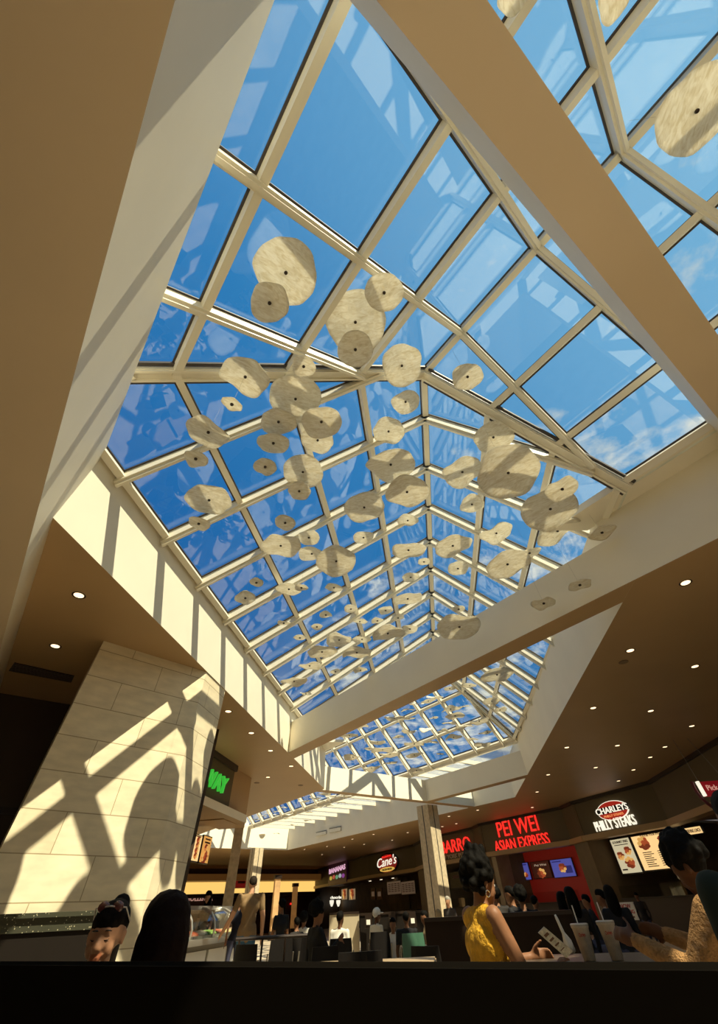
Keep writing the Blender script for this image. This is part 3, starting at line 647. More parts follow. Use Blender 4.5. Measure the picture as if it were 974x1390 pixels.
# purple panel sign
pl = plane_of(1, -.02); A_, B_, T_ = up_quad(447, 1201, 472, 1197, 27, pl); e = sign('panel_sign', 'dark purple panel sign with pale lettering and coloured blobs at the fascia end', A_)
r = (B_-A_).normalized(); hgt = (T_-A_).length; wid = (B_-A_).length; n = r.cross(UPV)
bm = BM(); hexa(bm, [A_+r*x*wid+UPV*y*hgt+n*t for t in (0, .15) for x, y in ((0, 0), (1, 0), (1, 1), (0, 1))]); localise(obj('panel', bm, mat('purple_panel', (.03, .008, .03), .4, emit=(.2, .02, .1), est=.03)), e)
P0 = A_+r*wid*.05+UPV*hgt*.52+n*.15; fit_text('lettering', 'BANANAS', P0, P0+r*wid*.9+UPV*hgt*.06, P0+UPV*hgt*.25, emis('pink_face', (1, .55, .75), .7), .03, e, .03)
for k, cc in enumerate(((.9, .7, .1), (.8, .15, .1), (.25, .6, .3), (.7, .75, .8), (.45, .1, .5))):
    bm = BM(); ell(bm, A_+r*wid*(.16+.17*k)+UPV*hgt*(.3+.03*(k % 2)), r, UPV, wid*.07, hgt*.10, .15, .18, 14); localise(obj('fruit_blob', bm, emis('blob_%d' % k, cc, .45)), e)

# lit panels: generic board builder on a vertical plane, corners given as pixels (bl, br, tr, tl)
def board(name, lab, quad, pl, face, frame=DRKM, cat='menu board', group=None, thick=.06, items=None):
    P = [fp(x, y, pl) for x, y in quad]
    zb, zt = (P[0].z+P[1].z)/2, (P[2].z+P[3].z)/2
    xa = (P[0]+P[3])/2; xb = (P[1]+P[2])/2
    A_ = Vector((xa.x, xa.y, zb)); B_ = Vector((xb.x, xb.y, zb)); r = (B_-A_).normalized(); n = r.cross(UPV); w = (B_-A_).length; h = zt-zb
    e = sign(name, lab, A_, cat, group)
    def slab(x0, x1, y0, y1, t0, t1, nm, m):
        bm = BM(); hexa(bm, [A_+r*x*w+UPV*y*h+n*t for t in (t0, t1) for x, y in ((x0, y0), (x1, y0), (x1, y1), (x0, y1))]); return localise(obj(nm, bm, m), e)
    slab(-.02, 1.02, -.02, 1.02, 0, thick, 'frame', frame); slab(.02, .98, .02, .98, thick, thick+.01, 'panel', face)
    for it in items or ():
        k = it[0]
        if k == 'food':
            _, x, y, s_, cc = it; bm = BM(); ell(bm, A_+r*x*w+UPV*y*h, r, UPV, s_*w*.7, s_*w*.5, thick+.01, thick+.02, 18)
            for j in range(9):
                an = j*2.4+s_*40; ell(bm, A_+r*(x*w+s_*w*.6*math.cos(an))+UPV*(y*h+s_*w*.45*math.sin(an)), r, UPV, s_*w*(.24+.08*(j % 3)), s_*w*.2, thick+.02+.002*j, thick+.03+.002*j, 8, mi=j % 3)
            localise(obj('food_picture', bm, [emis('food_%d' % cc, ((.75, .28, .08), (.55, .10, .03))[cc % 2], .55), emis('food_gold', (1, .55, .15), .6), emis('food_dark', (.35, .06, .02), .4)]), e)
        elif k == 'line':
            _, x0, x1, y0, y1, m = it; slab(x0, x1, y0, y1, thick+.01, thick+.02, 'print_line', m)
        elif k == 'text':
            _, s_, x0, x1, y0, y1, m = it; P0 = A_+r*x0*w+UPV*y0*h+n*(thick+.01); fit_text('lettering', s_, P0, P0+r*(x1-x0)*w, P0+UPV*(y1-y0)*h, m, .01, e, .02)
    return e
INK = mat('brown_ink', (.10, .035, .015), .6); GINK = emis('pale_ink', (.9, .7, .5), .3)
plc = tuple(Vector((*p, 0))[:2] for p in ((FP[8][0]+.25, FP[8][1]+.16), (FP[9][0]+.25, FP[9][1]+.16)))
E_MENU = emis('warm_menu_light', (1, .66, .28), .95); E_MENU2 = emis('pale_menu_light', (.75, .66, .42), .7)
board('menu_board', 'narrow pale menu board with three dishes, left of the big lit menu', [(845, 1188), (870, 1184), (857, 1136), (829, 1139)], plc, E_MENU2, items=
      [('food', .28, .50, .2, 0), ('food', .72, .62, .2, 1), ('food', .62, .30, .27, 1), ('text', 'GOURMET FRIES', .1, .9, .86, .93, INK), ('line', .15, .85, .80, .82, INK), ('line', .1, .35, .1, .14, INK)])
items = [('food', .22, .76, .13, 1), ('food', .56, .80, .06, 0), ('food', .66, .72, .06, 1), ('food', .76, .84, .05, 0), ('text', 'CHOOSE YOUR STEAK', .2, .62, .93, .98, INK)]
for r_ in range(8):
    for c_ in range(3): items.append(('line', .12+.28*c_, .12+.28*c_+.2-.03*((r_+c_) % 3), .10+.055*r_, .122+.055*r_, INK))
board('menu_board', 'big glowing yellow menu board with rows of small print', [(873, 1183), (945, 1176), (935, 1124), (857, 1134)], plc, E_MENU, items=items)
board('menu_board', 'thin glowing banner above the big menu, behind the dark-haired woman', [(912, 1137), (956, 1131), (954, 1122), (908, 1127)], plc, E_MENU, thick=.09, items=[('text', 'NOW SERVING LUNCH', .4, .95, .25, .75, INK)])
# red wall and screens of the middle shop
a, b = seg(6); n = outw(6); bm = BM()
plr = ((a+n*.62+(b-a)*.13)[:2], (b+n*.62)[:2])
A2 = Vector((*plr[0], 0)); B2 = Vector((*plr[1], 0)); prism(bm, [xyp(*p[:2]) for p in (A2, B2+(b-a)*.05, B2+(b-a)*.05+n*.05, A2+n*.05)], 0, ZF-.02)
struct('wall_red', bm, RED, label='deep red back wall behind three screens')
bm = BM(); prism(bm, [xyp(*p[:2]) for p in (a+n*.08, a+n*.08+(b-a)*.08, A2, A2-(b-a)*.1)], 0, ZF-.02); struct('wall_pier', bm, mat('cream_end_wall', (.42, .33, .2), .6, var=.1), label='pale end wall beside the red wall')
pls = (tuple((Vector((*plr[0], 0))-n*.03)[:2]), tuple((Vector((*plr[1], 0))-n*.03)[:2]))
BLUE = emis('blue_screen_light', (.12, .13, .55), .5); BL2 = emis('blue_screen_dim', (.04, .04, .25), .4)
board('menu_screen', 'bluish screen with dark blobs on the left of the red wall', [(704, 1196), (721, 1194), (718, 1171), (691, 1173)], pls, BLUE, cat='screen', items=[('food', .3, .25, .16, 3), ('food', .75, .3, .14, 3), ('line', .1, .9, .85, .92, BL2), ('line', .4, .6, .3, .7, GINK)])
board('menu_screen', 'dark screen with faint lettering between two bluish screens', [(726, 1193), (752, 1191), (743, 1168), (720, 1171)], pls, mat('dark_screen', (.03, .01, .008), .3, emit=(.3, .05, .02), est=.1), cat='screen', items=[('text', 'Pei Wei', .2, .85, .72, .85, GINK), ('line', .15, .85, .62, .65, INK), ('food', .5, .3, .25, 1)])
board('menu_screen', 'large bluish screen on the right of the red wall', [(755, 1192), (784, 1189), (775, 1164), (745, 1168)], pls, BLUE, cat='screen', items=[('food', .5, .5, .2, 3), ('line', .08, .5, .84, .9, BL2), ('line', .6, .9, .2, .6, BL2)])
# small lights in the shop soffit
bm = None
SOFL = [(668, 1165), (683, 1165), (686, 1164), (701, 1163), (706, 1161), (726, 1158), (742, 1157), (747, 1155), (764, 1154), (770, 1152), (788, 1149), (795, 1150), (502, 1195), (517, 1193), (533, 1191), (550, 1189)]
for k, (x, y) in enumerate(SOFL):
    P = ray(x, y); z = .592; P = P*(z/P.z); P = U(P.x, P.y, z)-Vector((0, 0, .04))
    e = empty('spotlight', P, 0, 'small bright spotlight under the %s' % ('soffit edge before the red wall, %s from the left' % ORD[k] if k < 12 else 'trim below the oval script sign, %s from the left' % ORD[k-12]), 'ceiling light', 'spotlights of the food counters')
    bm = BM(); lathe(bm, [(.13, .0), (.14, .02), (.14, .06), (.1, .06)], 14); obj('housing', bm, DRKM, e)
    bm = BM(); lathe(bm, [(.125, -.012), (.125, -.001)], 14); obj('lamp_face', bm, emis('spot_face', (1, .85, .6), 3), e)
# boards of the chicken shop and the small shop left of it
a, b = seg(2); n = outw(2); plk = (tuple((a+n*.5)[:2]), tuple((b+n*.5)[:2]))
PALE = mat('pale_board', (.35, .26, .18), .5, emit=(.5, .32, .2), est=.12); BRN = mat('brown_board', (.12, .04, .02), .5)
for k, (x0, x1) in enumerate(((526, 545), (545, 564))):
    board('menu_board', ('left', 'right')[k]+' of two dim pale menu boards under the oval script sign', [(x0, 1215), (x1, 1213), (x1, 1195), (x0, 1197)], plk, PALE, items=[('line', .1+.22*c_, .26+.22*c_, .2+.14*r_, .26+.14*r_, INK) for c_ in range(4) for r_ in range(5)])
plk2 = (tuple((a+n*.42)[:2]), tuple((b+n*.42)[:2]))
for k, (x0, x1) in enumerate(((504, 510), (512, 519))):
    board('poster', ('left', 'right')[k]+' small brown poster beside the dim menu boards', [(x0, 1222), (x1, 1221), (x1, 1205), (x0, 1206)], plk2, BRN, cat='poster', items=[('line', .2, .8, .3, .7, PALE)])
a, b = seg(1); n = outw(1); plk = (tuple((a+n*.3)[:2]), tuple((b+n*.3)[:2]))
for k, (x0, x1) in enumerate(((464, 472), (474, 483))):
    board('poster', ('left', 'right')[k]+' pale poster with a round picture beside the purple panel sign', [(x0, 1222), (x1, 1221), (x1, 1206), (x0, 1207)], plk, mat('poster_paper', (.6, .5, .38), .5, emit=(.8, .55, .3), est=.25), cat='poster', items=[('food', .5, .55, .32, 1)])
a, b = seg(4); n = outw(4); plk = (tuple((a+n*.3)[:2]), tuple((b+n*.3)[:2]))
board('menu_screen', 'dark menu screen behind the curly-haired woman', [(600, 1208), (636, 1204), (634, 1182), (597, 1186)], plk, mat('black_screen', (.008, .006, .01), .2), cat='screen', items=[('line', .5, .8, .6, .8, INK)])
# now hiring sign, hanging pick up sign
pln = tuple(Vector(p)*.93 for p in (FP[8], FP[9])); pln = (tuple(pln[0]), tuple(pln[1]))
e = board('counter_sign', 'white sign with red NOW HIRING lettering at the counter', [(847, 1250), (866, 1247), (860, 1224), (840, 1226)], pln, WHITE, WHITE, cat='sign', thick=.03, items=[('text', 'NOW', .08, .8, .66, .92, mat('red_ink', (.5, .02, .02), .5)), ('text', 'HIRING', .08, .92, .36, .58, MATS.get('red_ink') or mat('red_ink', (.5, .02, .02), .5)), ('line', .3, .8, .12, .2, INK)])
c = U(2.58, 4.86, 0)
plp = ((2.3, 4.75), (3.1, 4.75))
PK = [fp(946, 1081, plp), fp(974, 1076, plp)]
P = fp(943, 1062, plp)
e = sign('hanging_sign', 'dark red hanging sign reading Pick Up with white edges at the right border', P)
r = Vector((1, 0, 0)); w, h = .95, .34
bm = BM(); hexa(bm, [P+r*x+UPV*z+Vector((0, y, 0)) for z in (-h, 0) for x, y in ((.05, -.05), (w, -.05), (w, .05), (.05, .05))]); localise(obj('panel', bm, mat('pickup_red', (.25, .01, .015), .4, emit=(.6, .02, .03), est=.2)), e)
for x in (.0, w):
    bm = BM(); beam(bm, P+r*x+Vector((0, -.06, -h)), P+r*x+Vector((0, -.06, 0)), .06, .12, (0, 1, 0)); localise(obj('white_edge', bm, E_WHT), e)
P0 = P+r*.2+Vector((0, -.055, -.25)); fit_text('lettering', 'Pick Up', P0, P0+r*.58, P0+UPV*.16, emis('pickup_ink', (.9, .45, .35), .5), .02, e, .01)
bm = BM(); tube(bm, [P+r*(w/2+(w*.62)*math.cos(t))+UPV*(-h*.45+.55*math.sin(t)) for t in [PI*(.9+1.2*k/16) for k in range(17)]], .05, 8); localise(obj('curved_bracket', bm, mat('bracket_red', (.12, .01, .02), .4)), e)
for x in (.1, w-.1):
    bm = BM(); tube(bm, [P+r*x, P+r*x*.6+UPV*(Z1-P.z)], .01, 5); localise(obj('cable', bm, WIREM), e)

# ------------------------------------------------------------------ sandwich shop on the left
bm = BM(); XS = -1.87
prism(bm, [xyp(XS, 3.0), xyp(XS, 4.39), xyp(XS-.9, 4.39), xyp(XS-.9, 3.0)], H0+.66*S, Z1-.003); struct('wall_shop', bm, FASC, label='olive fascia of the sandwich shop')
bm = BM(); prism(bm, [xyp(XS+.02, 3.0), xyp(XS+.02, 4.41), xyp(XS-.1, 4.41), xyp(XS-.1, 3.0)], Z1-.16, Z1-.004); struct('trim_10', bm, DRKM, label='dark band above the sandwich shop fascia')
bm = BM(); prism(bm, [xyp(XS-.03, 4.40), xyp(XS-.03, 4.95), xyp(XS-.3, 4.95), xyp(XS-.3, 4.40)], H0+.60*S, Z1-.005); struct('wall_return', bm, TAN, label='tan return wall beside the sandwich shop fascia')
bm = BM(); prism(bm, [xyp(XS+.06, 3.0), xyp(XS+.06, 4.74), xyp(XS-1.0, 4.74), xyp(XS-1.0, 3.0)], H0+.607*S, H0+.664*S, 0, 1, 1); struct('ceiling', bm, CM, label='white-edged canopy slab over the sandwich counter')
plw = ((XS+.003, 3), (XS+.003, 5))
zb, zt = fp(297, 1076, plw).z, fp(304, 1055, plw).z; yr = fp(307, 1062, plw).y; yl = fp(276, 1052, plw).y
P0 = Vector((XS*S+.01, yr-(yr-yl)*2.05, zb)); e = sign('wall_sign', 'green glowing SUBWAY sign, partly hidden by the stone pier', P0)
P1 = P0.copy(); Pm = Vector((P0.x, yl, zb)); P2 = Vector((P0.x, yr, zb))
fit_text('white_lettering', 'SUB', P0, Pm-Vector((0, .03, 0)), P0+UPV*(zt-zb), E_WHT, .09, e, .0, .2)
fit_text('green_lettering', 'WAY', Pm+Vector((0, .03, 0)), P2, Pm+Vector((0, .03, zt-zb)), E_GRN, .09, e, .0, .2)
plm = ((-2.25, 3), (-2.25, 6))
board('menu_board', 'left of two narrow glowing orange menu boards beside the pier', [(253, 1168), (263, 1170), (274, 1136), (263, 1132)], plm, E_MENU, items=[('food', .5, .2+.2*k, .22, k) for k in range(4)]+[('line', .1, .8, .92, .96, INK)])
board('menu_board', 'right of two narrow glowing orange menu boards beside the pier', [(265, 1170), (276, 1173), (288, 1138), (277, 1134)], plm, emis('orange_menu', (.85, .42, .1), .7), items=[('food', .35, .18, .3, 1), ('food', .65, .35, .25, 0), ('food', .4, .55, .22, 0), ('line', .2, .8, .72, .78, INK), ('line', .2, .8, .85, .9, INK)])
# sneeze-guard counter
cx0, cx1, cy0, cy1 = -1.50*S, -1.84*S, 2.97*S, 4.35*S
e = empty('sandwich_counter', (cx0, (cy0+cy1)/2, 0), 0, 'steel sandwich counter with curved glass beside the man in the brown shirt', 'counter')
def lobj(nm, bm, m, sm=False): o = obj(nm, bm, m, smooth=sm); return localise(o, e)
bm = BM(); prism(bm, [(cx0-.12, cy0), (cx0-.12, cy1), (cx1, cy1), (cx1, cy0)], .1, .72); lobj('cabinet', bm, mat('grey_cabinet', (.25, .22, .17), .5))
for k in range(4):
    y0 = cy0+.1+k*1.12; bm = BM(); prism(bm, [(cx0-.10, y0), (cx0-.10, y0+1.0), (cx0-.14, y0+1.0), (cx0-.14, y0)], .2, .64); lobj('front_panel', bm, WHITE)
bm = BM(); prism(bm, [(cx0+.05, cy0-.02), (cx0+.05, cy1+.02), (cx1, cy1+.02), (cx1, cy0-.02)], .72, .80); lobj('worktop', bm, STEEL)
prf = [(cx0-.05, .80), (cx0-.03, .92), (cx0-.07, 1.04), (cx0-.16, 1.14), (cx0-.30, 1.20), (cx0-.42, 1.215)]
bm = BM(); va = [[bm.verts.new((x, y, z)) for x, z in prf] for y in (cy0, cy1)]; vb = [[bm.verts.new((x-.012, y, z-.012)) for x, z in prf] for y in (cy0, cy1)]
for i in range(5):
    bm.faces.new((va[0][i], va[1][i], va[1][i+1], va[0][i+1])); bm.faces.new((vb[0][i+1], vb[1][i+1], vb[1][i], vb[0][i]))
    for s_ in (0, 1): bm.faces.new((va[s_][i], va[s_][i+1], vb[s_][i+1], vb[s_][i]))
for i in (0, 5): bm.faces.new((va[0][i], vb[0][i], vb[1][i], va[1][i]))
lobj('curved_glass', bm, CGLASS)
for y in [cy0+k*(cy1-cy0)/4 for k in range(5)]:
    bm = BM(); tube(bm, [(x+.01, y, z+.01) for x, z in prf], .022, 8); lobj('rib', bm, STEEL)
bm = BM(); prism(bm, [(cx0-.40, cy0), (cx0-.40, cy1), (cx0-.62, cy1), (cx0-.62, cy0)], 1.20, 1.26); lobj('top_shelf', bm, STEEL)
rr = random.Random(3)
for k in range(9):
    y0 = cy0+.15+k*.48; bm = BM(); prism(bm, [(cx0-.15, y0), (cx0-.15, y0+.42), (cx0-.6, y0+.42), (cx0-.6, y0)], .80, .84); ball(bm, (cx0-.38, y0+.23, .85), .2, 2, (1, 1, .3), mi=1)
    lobj('food_pan', bm, [STEEL, mat('food_%s' % k, [(.25, .4, .1), (.6, .15, .08), (.7, .55, .25), (.35, .2, .12), (.75, .7, .55)][k % 5], .6)])
# ------------------------------------------------------------------ far concourse wall with the glowing cove
pf = (UW(-3, -15.7), UW(9.9, -15.7))
zy = lambda x, y: fp(x, y, pf).z
def far(u0, u1, z0, z1, m, name, lab, d0=0, d1=.12):
    bm = BM(); prism(bm, [uwp(u0, -15.7-d0), uwp(u1, -15.7-d0), uwp(u1, -15.7-d1), uwp(u0, -15.7-d1)], z0, z1); return struct(name, bm, m, label=lab)
zc0, zc1 = zy(400, 1211), zy(400, 1196)
far(-3, 9.9, 0, zc0, mat('dark_storefront', (.05, .022, .012), .4, var=.4, vscale=.6), 'wall_far', 'dark shop fronts at the far end', .0)
far(-3, 9.9, zc0, zc1, emis('glowing_cove', (1, .62, .16), 1.0), 'trim_11', 'glowing yellow cove at the far end', .12, .2)
far(-3, 9.9, zc0-.25, zc0, DRKM, 'trim_12', 'dark ledge below the glowing cove', -.2, .1)
far(-3, 9.9, zc1, zy(400, 1188), mat('glowing_amber_soffit', (.16, .07, .02), .5, emit=(1, .4, .08), est=.05), 'trim_13', 'amber soffit given its own faint glow above the glowing cove', -.5, .2)  # faint emission stands in for cove light on the soffit
far(-3, 9.9, zy(400, 1188), Z1, DARK, 'wall_upper', 'dark upper wall at the far end', -.1, .2)
# storefront signs far away
plf = (UW(-3, -15.66), UW(9.9, -15.66))
def fsign(s, xl, yl, xr, h, m, lab, pl=plf):
    A_, B_, T_ = up_quad(xl, yl, xr, yl, h, pl); e = sign('shop_sign', lab, A_); fit_text('lettering', s, A_, B_, T_, m, .06, e, .02)
fsign('HOLLISTER', 252, 1223, 288, 8, emis('pink_letters', (.75, .4, .3), .5), 'pinkish letters HOLLISTER on a far dark shop front')
fsign('clothing', 393, 1229, 399, 4, E_RED, 'small red lettering on the far front between stone columns')
fsign('chocolate', 448, 1220, 466, 4, E_WHT, 'small white lettering above two wall lamps far away')
for k, x in enumerate((450, 459)):
    P = fp(x, 1224, plf); e = sign('wall_lamp', ('left', 'right')[k]+' of two small glowing wall lamps at the far end', P, 'wall lamp', 'far wall lamps')
    bm = BM(); lathe(bm, [(.08, -.35), (.22, -.1), (.24, .1), (.1, .12)], 12); localise_ = obj('lamp_shade', bm, E_WHT, e)
    bm = BM(); tube(bm, [(0, 0, .1), (0, -.1, .3)], .03, 6); obj('bracket', bm, DRKM, e)
board('panel_sign', 'dark red panel high on the far wall left of the man', [(318, 1206), (334, 1205), (336, 1190), (320, 1190)], (UW(-3, -15.4), UW(9.9, -15.4)), mat('red_panel', (.2, .01, .01), .5, emit=(.6, .03, .02), est=.15), cat='sign', items=[('line', .2, .8, .4, .6, INK)])
# stone columns of the far front
def fcol(xl, xr, yt, lab, dist):
    a = atd(xl, yt, dist); b = atd(xr, yt, dist); w = (b-a).length; c = (a+b)/2
    e = empty('stone_column', (c.x, c.y, 0), 0, lab, 'column', 'stone columns at the far end')
    az = math.atan2(c.x, c.y); e.rotation_euler = (0, 0, -az+.3)
    bm = BM(); box(bm, (0, 0, a.z/2), (w*.75, w*.6, a.z)); obj('shaft', bm, mat('glowing_amber_stone', (.45, .27, .12), .5, var=.25, vscale=3, emit=(1, .45, .12), est=.12), e)  # weak emission puts warm light into the stone itself
    bm = BM(); box(bm, (0, 0, a.z-.1), (w*.95, w*.8, .2)); obj('capital', bm, DRKM, e)
    bm = BM(); box(bm, (0, 0, .2), (w*.9, w*.75, .4)); obj('plinth', bm, DRKM, e)
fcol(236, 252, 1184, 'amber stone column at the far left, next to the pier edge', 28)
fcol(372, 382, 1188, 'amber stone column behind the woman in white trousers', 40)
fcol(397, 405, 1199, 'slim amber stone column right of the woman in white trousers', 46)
# rest of the ring: dark side wall left of the concourse
bm = BM(); prism(bm, [uwp(-3, -15.9), uwp(-3, -3.5), uwp(-3.2, -3.5), uwp(-3.2, -15.9)], 0, ZT); struct('wall_concourse', bm, DARK, label='dark side wall of the concourse')
bm = BM(); prism(bm, [uwp(-3, -15.9), uwp(13, -15.9), uwp(13, -16.1), uwp(-3, -16.1)], 0, ZT); struct('wall_end', bm, DARK, label='dark end wall')
bm = BM(); prism(bm, [xyp(FP[-1][0], FP[-1][1]), xyp(FP[-1][0]+6, FP[-1][1]), xyp(FP[-1][0]+6, FP[-1][1]+.1), xyp(FP[-1][0], FP[-1][1]+.1)], 0, ZT); struct('wall_side', bm, DARK, label='dark side wall on the right')
# granite-capped low wall in front of the pier
p0, p1 = atd(-60, 1237, 6.0), atd(175, 1240, 6.0); q0, q1 = atd(-60, 1268, 6.0), atd(175, 1262, 6.0)
e = empty('low_wall', ((p0.x+p1.x)/2, (p0.y+p1.y)/2, 0), 0, 'low wall faced with dark granite with painted glints in front of the stone pier', 'low wall')
ztp = (p0.z+p1.z)/2; zq = (q0.z+q1.z)/2
d_ = (p1-p0).normalized(); n = Vector((-d_.y, d_.x, 0))
if n.dot(p0) < 0: n = -n
for nm, z0, z1, o0, o1, m in (('granite_face', zq, ztp-.03, 0, .2, GRAN), ('granite_cap', ztp-.03, ztp, -.03, .24, GRAN), ('body', 0, zq, .02, .2, BLACK)):
    bm = BM(); prism(bm, [(v.x, v.y) for v in (p0+n*o0, p1+n*o0, p1+n*o1, p0+n*o1)], z0, z1); localise(obj(nm, bm, m), e)
# ------------------------------------------------------------------ partitions and furniture
def partition(xl, yl, xr, yr, dist, m, lab, th=.12, dist2=None):
    a = atd(xl, yl, dist); b = atd(xr, yr, dist2 or dist); z = (a.z+b.z)/2
    e = empty('partition', ((a.x+b.x)/2, (a.y+b.y)/2, 0), 0, lab, 'low partition'); d_ = (Vector((b.x, b.y, 0))-Vector((a.x, a.y, 0))).normalized(); n = Vector((-d_.y, d_.x, 0))
    for nm, z0, z1, o, mm in (('panel', 0, z-.04, 0, m), ('top_cap', z-.04, z, .02, DRKM)):
        bm = BM(); prism(bm, [(v.x, v.y) for v in (a-n*o, b-n*o, b+n*(th+o), a+n*(th+o))], z0, z1); localise(obj(nm, bm, mm), e)
partition(447, 1238, 487, 1238, 14.5, mat('pale_wood_panel', (.40, .33, .22), .5, var=.1, vscale=3), 'pale wood partition behind the child in the white shirt')
partition(488, 1238, 574, 1237, 14.3, BLACK, 'black partition behind the man in the white cap')
partition(575, 1245, 640, 1244, 8.5, mat('brown_laminate', (.022, .012, .007), .6, spec=.1), 'dark brown partition behind the woman in the yellow top')
partition(641, 1240, 775, 1236, 8.4, mat('brown_laminate', (.022, .012, .007), .6, spec=.1), 'long dark partition between the two seated women')
for k, (x, y) in enumerate(((500, 1250), (532, 1248), (560, 1248))):
    P = atd(x, y, 14.1); e = empty('napkin_dispenser', P-Vector((0, 0, .1)), 0, 'small dark dispenser with white napkins on the black partition, %s from the left' % ORD[k], 'napkin dispenser', 'napkin dispensers along the partition')
    bm = BM(); box(bm, (0, 0, .1), (.16, .1, .24)); obj('case', bm, DRKM, e); bm = BM(); box(bm, (0, -.06, .08), (.09, .02, .08)); obj('napkin', bm, WHITE, e)
LEGM = mat('chair_leg_metal', (.25, .22, .18), .3, .8)
def chair(loc, rz, label, m, zback=.86, arms=False, group='cafe chairs'):
    e = empty('cafe_chair', (loc[0], loc[1], 0), rz, label, 'chair', group)
    bm = BM(); box(bm, (0, 0, .445), (.44, .43, .03)); bmesh.ops.bevel(bm, geom=bm.edges[:], offset=.012, segments=2, affect='EDGES'); obj('seat', bm, m, e)
    bm = BM(); n_ = 9
    for layer in (0, .02):
        pass
    V_ = [[bm.verts.new((.21*math.sin(t*.95)*(1 if k < 3 else .93), -.21-.05*math.cos(t)+y, .50+(zback-.50)*k/3)) for t in [(-1+2*i/(n_-1)) for i in range(n_)]] for y in (0, -.022) for k in range(4)]
    for L0 in (0, 4):
        for k in range(3):
            for i in range(n_-1): bm.faces.new((V_[L0+k][i], V_[L0+k][i+1], V_[L0+k+1][i+1], V_[L0+k+1][i]))
    for i in range(n_-1):
        bm.faces.new((V_[3][i], V_[3][i+1], V_[7][i+1], V_[7][i])); bm.faces.new((V_[0][i], V_[4][i], V_[4][i+1], V_[0][i+1]))
    for i in (0, n_-1):
        for k in range(3): bm.faces.new((V_[k][i], V_[k+1][i], V_[k+5][i], V_[k+4][i]))
    obj('backrest', bm, m, e)
    for sx in (-1, 1):
        for sy in (-1, 1):
            bm = BM(); tube(bm, [(sx*.19, sy*.18, .44), (sx*.22, sy*.22, 0)], .012, 8); obj('leg', bm, LEGM, e)
        bm = BM(); tube(bm, [(sx*.19, -.18, .44), (sx*.19, -.24, zback-.12)], .011, 8); obj('back_post', bm, LEGM, e)
    return e
def table(loc, w, d, label, z=.75, rz=0, m=None):
    e = empty('cafe_table', (loc[0], loc[1], 0), rz, label, 'table', 'cafe tables')
    bm = BM(); box(bm, (0, 0, z-.02), (w, d, .04)); bmesh.ops.bevel(bm, geom=bm.edges[:], offset=.01, segments=2, affect='EDGES'); obj('tabletop', bm, m or mat('tan_laminate', (.35, .24, .13), .35, var=.1), e)
    bm = BM(); tube(bm, [(0, 0, .03), (0, 0, z-.04)], .035, 12); obj('pole', bm, DRKM, e)
    bm = BM(); lathe(bm, [(.24, 0), (.24, .015), (.05, .035), (.035, .05)], 20); obj('base', bm, DRKM, e)
    return e
def ground(x, y, d): P = atd(x, y, d); return (P.x, P.y)
BLKP = mat('black_plastic', (.010, .008, .007), .5, spec=.15); GRNP = mat('green_plastic', (.05, .13, .08), .45)
def face_cam(x, extra=0): v = ray(x, 1240); return -math.atan2(v.x, v.y)+extra
table(ground(428, 1297, 5.6), .8, .7, 'tan cafe table in front of the woman in the black dress')
table(ground(530, 1297, 5.5), .8, .7, 'tan cafe table right of the big black chair back')
chair(ground(484, 1280, 4.7), face_cam(484)+.1, 'large black chair back in the middle foreground', BLKP, .86)
chair(ground(554, 1278, 9.0), face_cam(554)+.3, 'green plastic chair under the man in the black shirt', GRNP, .82)
chair(ground(592, 1283, 6.4), face_cam(592)-.5, 'dark chair with metal frame by the dark brown partition', BLKP, .80)
chair(ground(513, 1262, 10.2), face_cam(513)+.1, 'dark chair under the man in the white cap', BLKP, .82)
chair(ground(460, 1275, 9.2), face_cam(460)+.1, 'dark chair under the child in the white shirt', BLKP, .80)
chair(ground(430, 1280, 7.3), face_cam(430)+.4, 'dark chair under the woman in the black dress', BLKP, .80)
table(ground(796, 1290, 4.25), .95, .8, 'dark cafe table carrying two paper cups', .80, face_cam(790), mat('dark_tabletop', (.06, .04, .025), .35))
e = chair(ground(900, 1283, 2.6), face_cam(900), 'rounded black chair back at the lower right', BLKP, .86)
e.scale = (1.5, 1, 1.02)
for (x, y, d, tn, lab) in ((372, 1285, 8.6, .4, 'dark chair left of the woman in the black dress'), (352, 1290, 7.6, -.7, 'dark chair nearest the man in brown'), (398, 1284, 9.8, .2, 'dark chair behind the tan table on the left'), (410, 1290, 8.2, 2.6, 'dark chair turned towards the camera beside the tan table')):
    chair(ground(x, y, d), face_cam(x)+tn, lab, BLKP, .84)
e = empty('guard_rail', (*ground(372, 1270, 8.0), 0), face_cam(372), 'black guard rail in front of the woman in white trousers', 'railing')
for x in (-.45, -.15, .15, .45):
    bm = BM(); tube(bm, [(x, 0, 0), (x, 0, .86)], .014, 8); obj('post', bm, DRKM, e)
for z in (.87, .12):
    bm = BM(); tube(bm, [(-.5, 0, z), (.5, 0, z)], .018, 8); obj('rail', bm, DRKM, e)
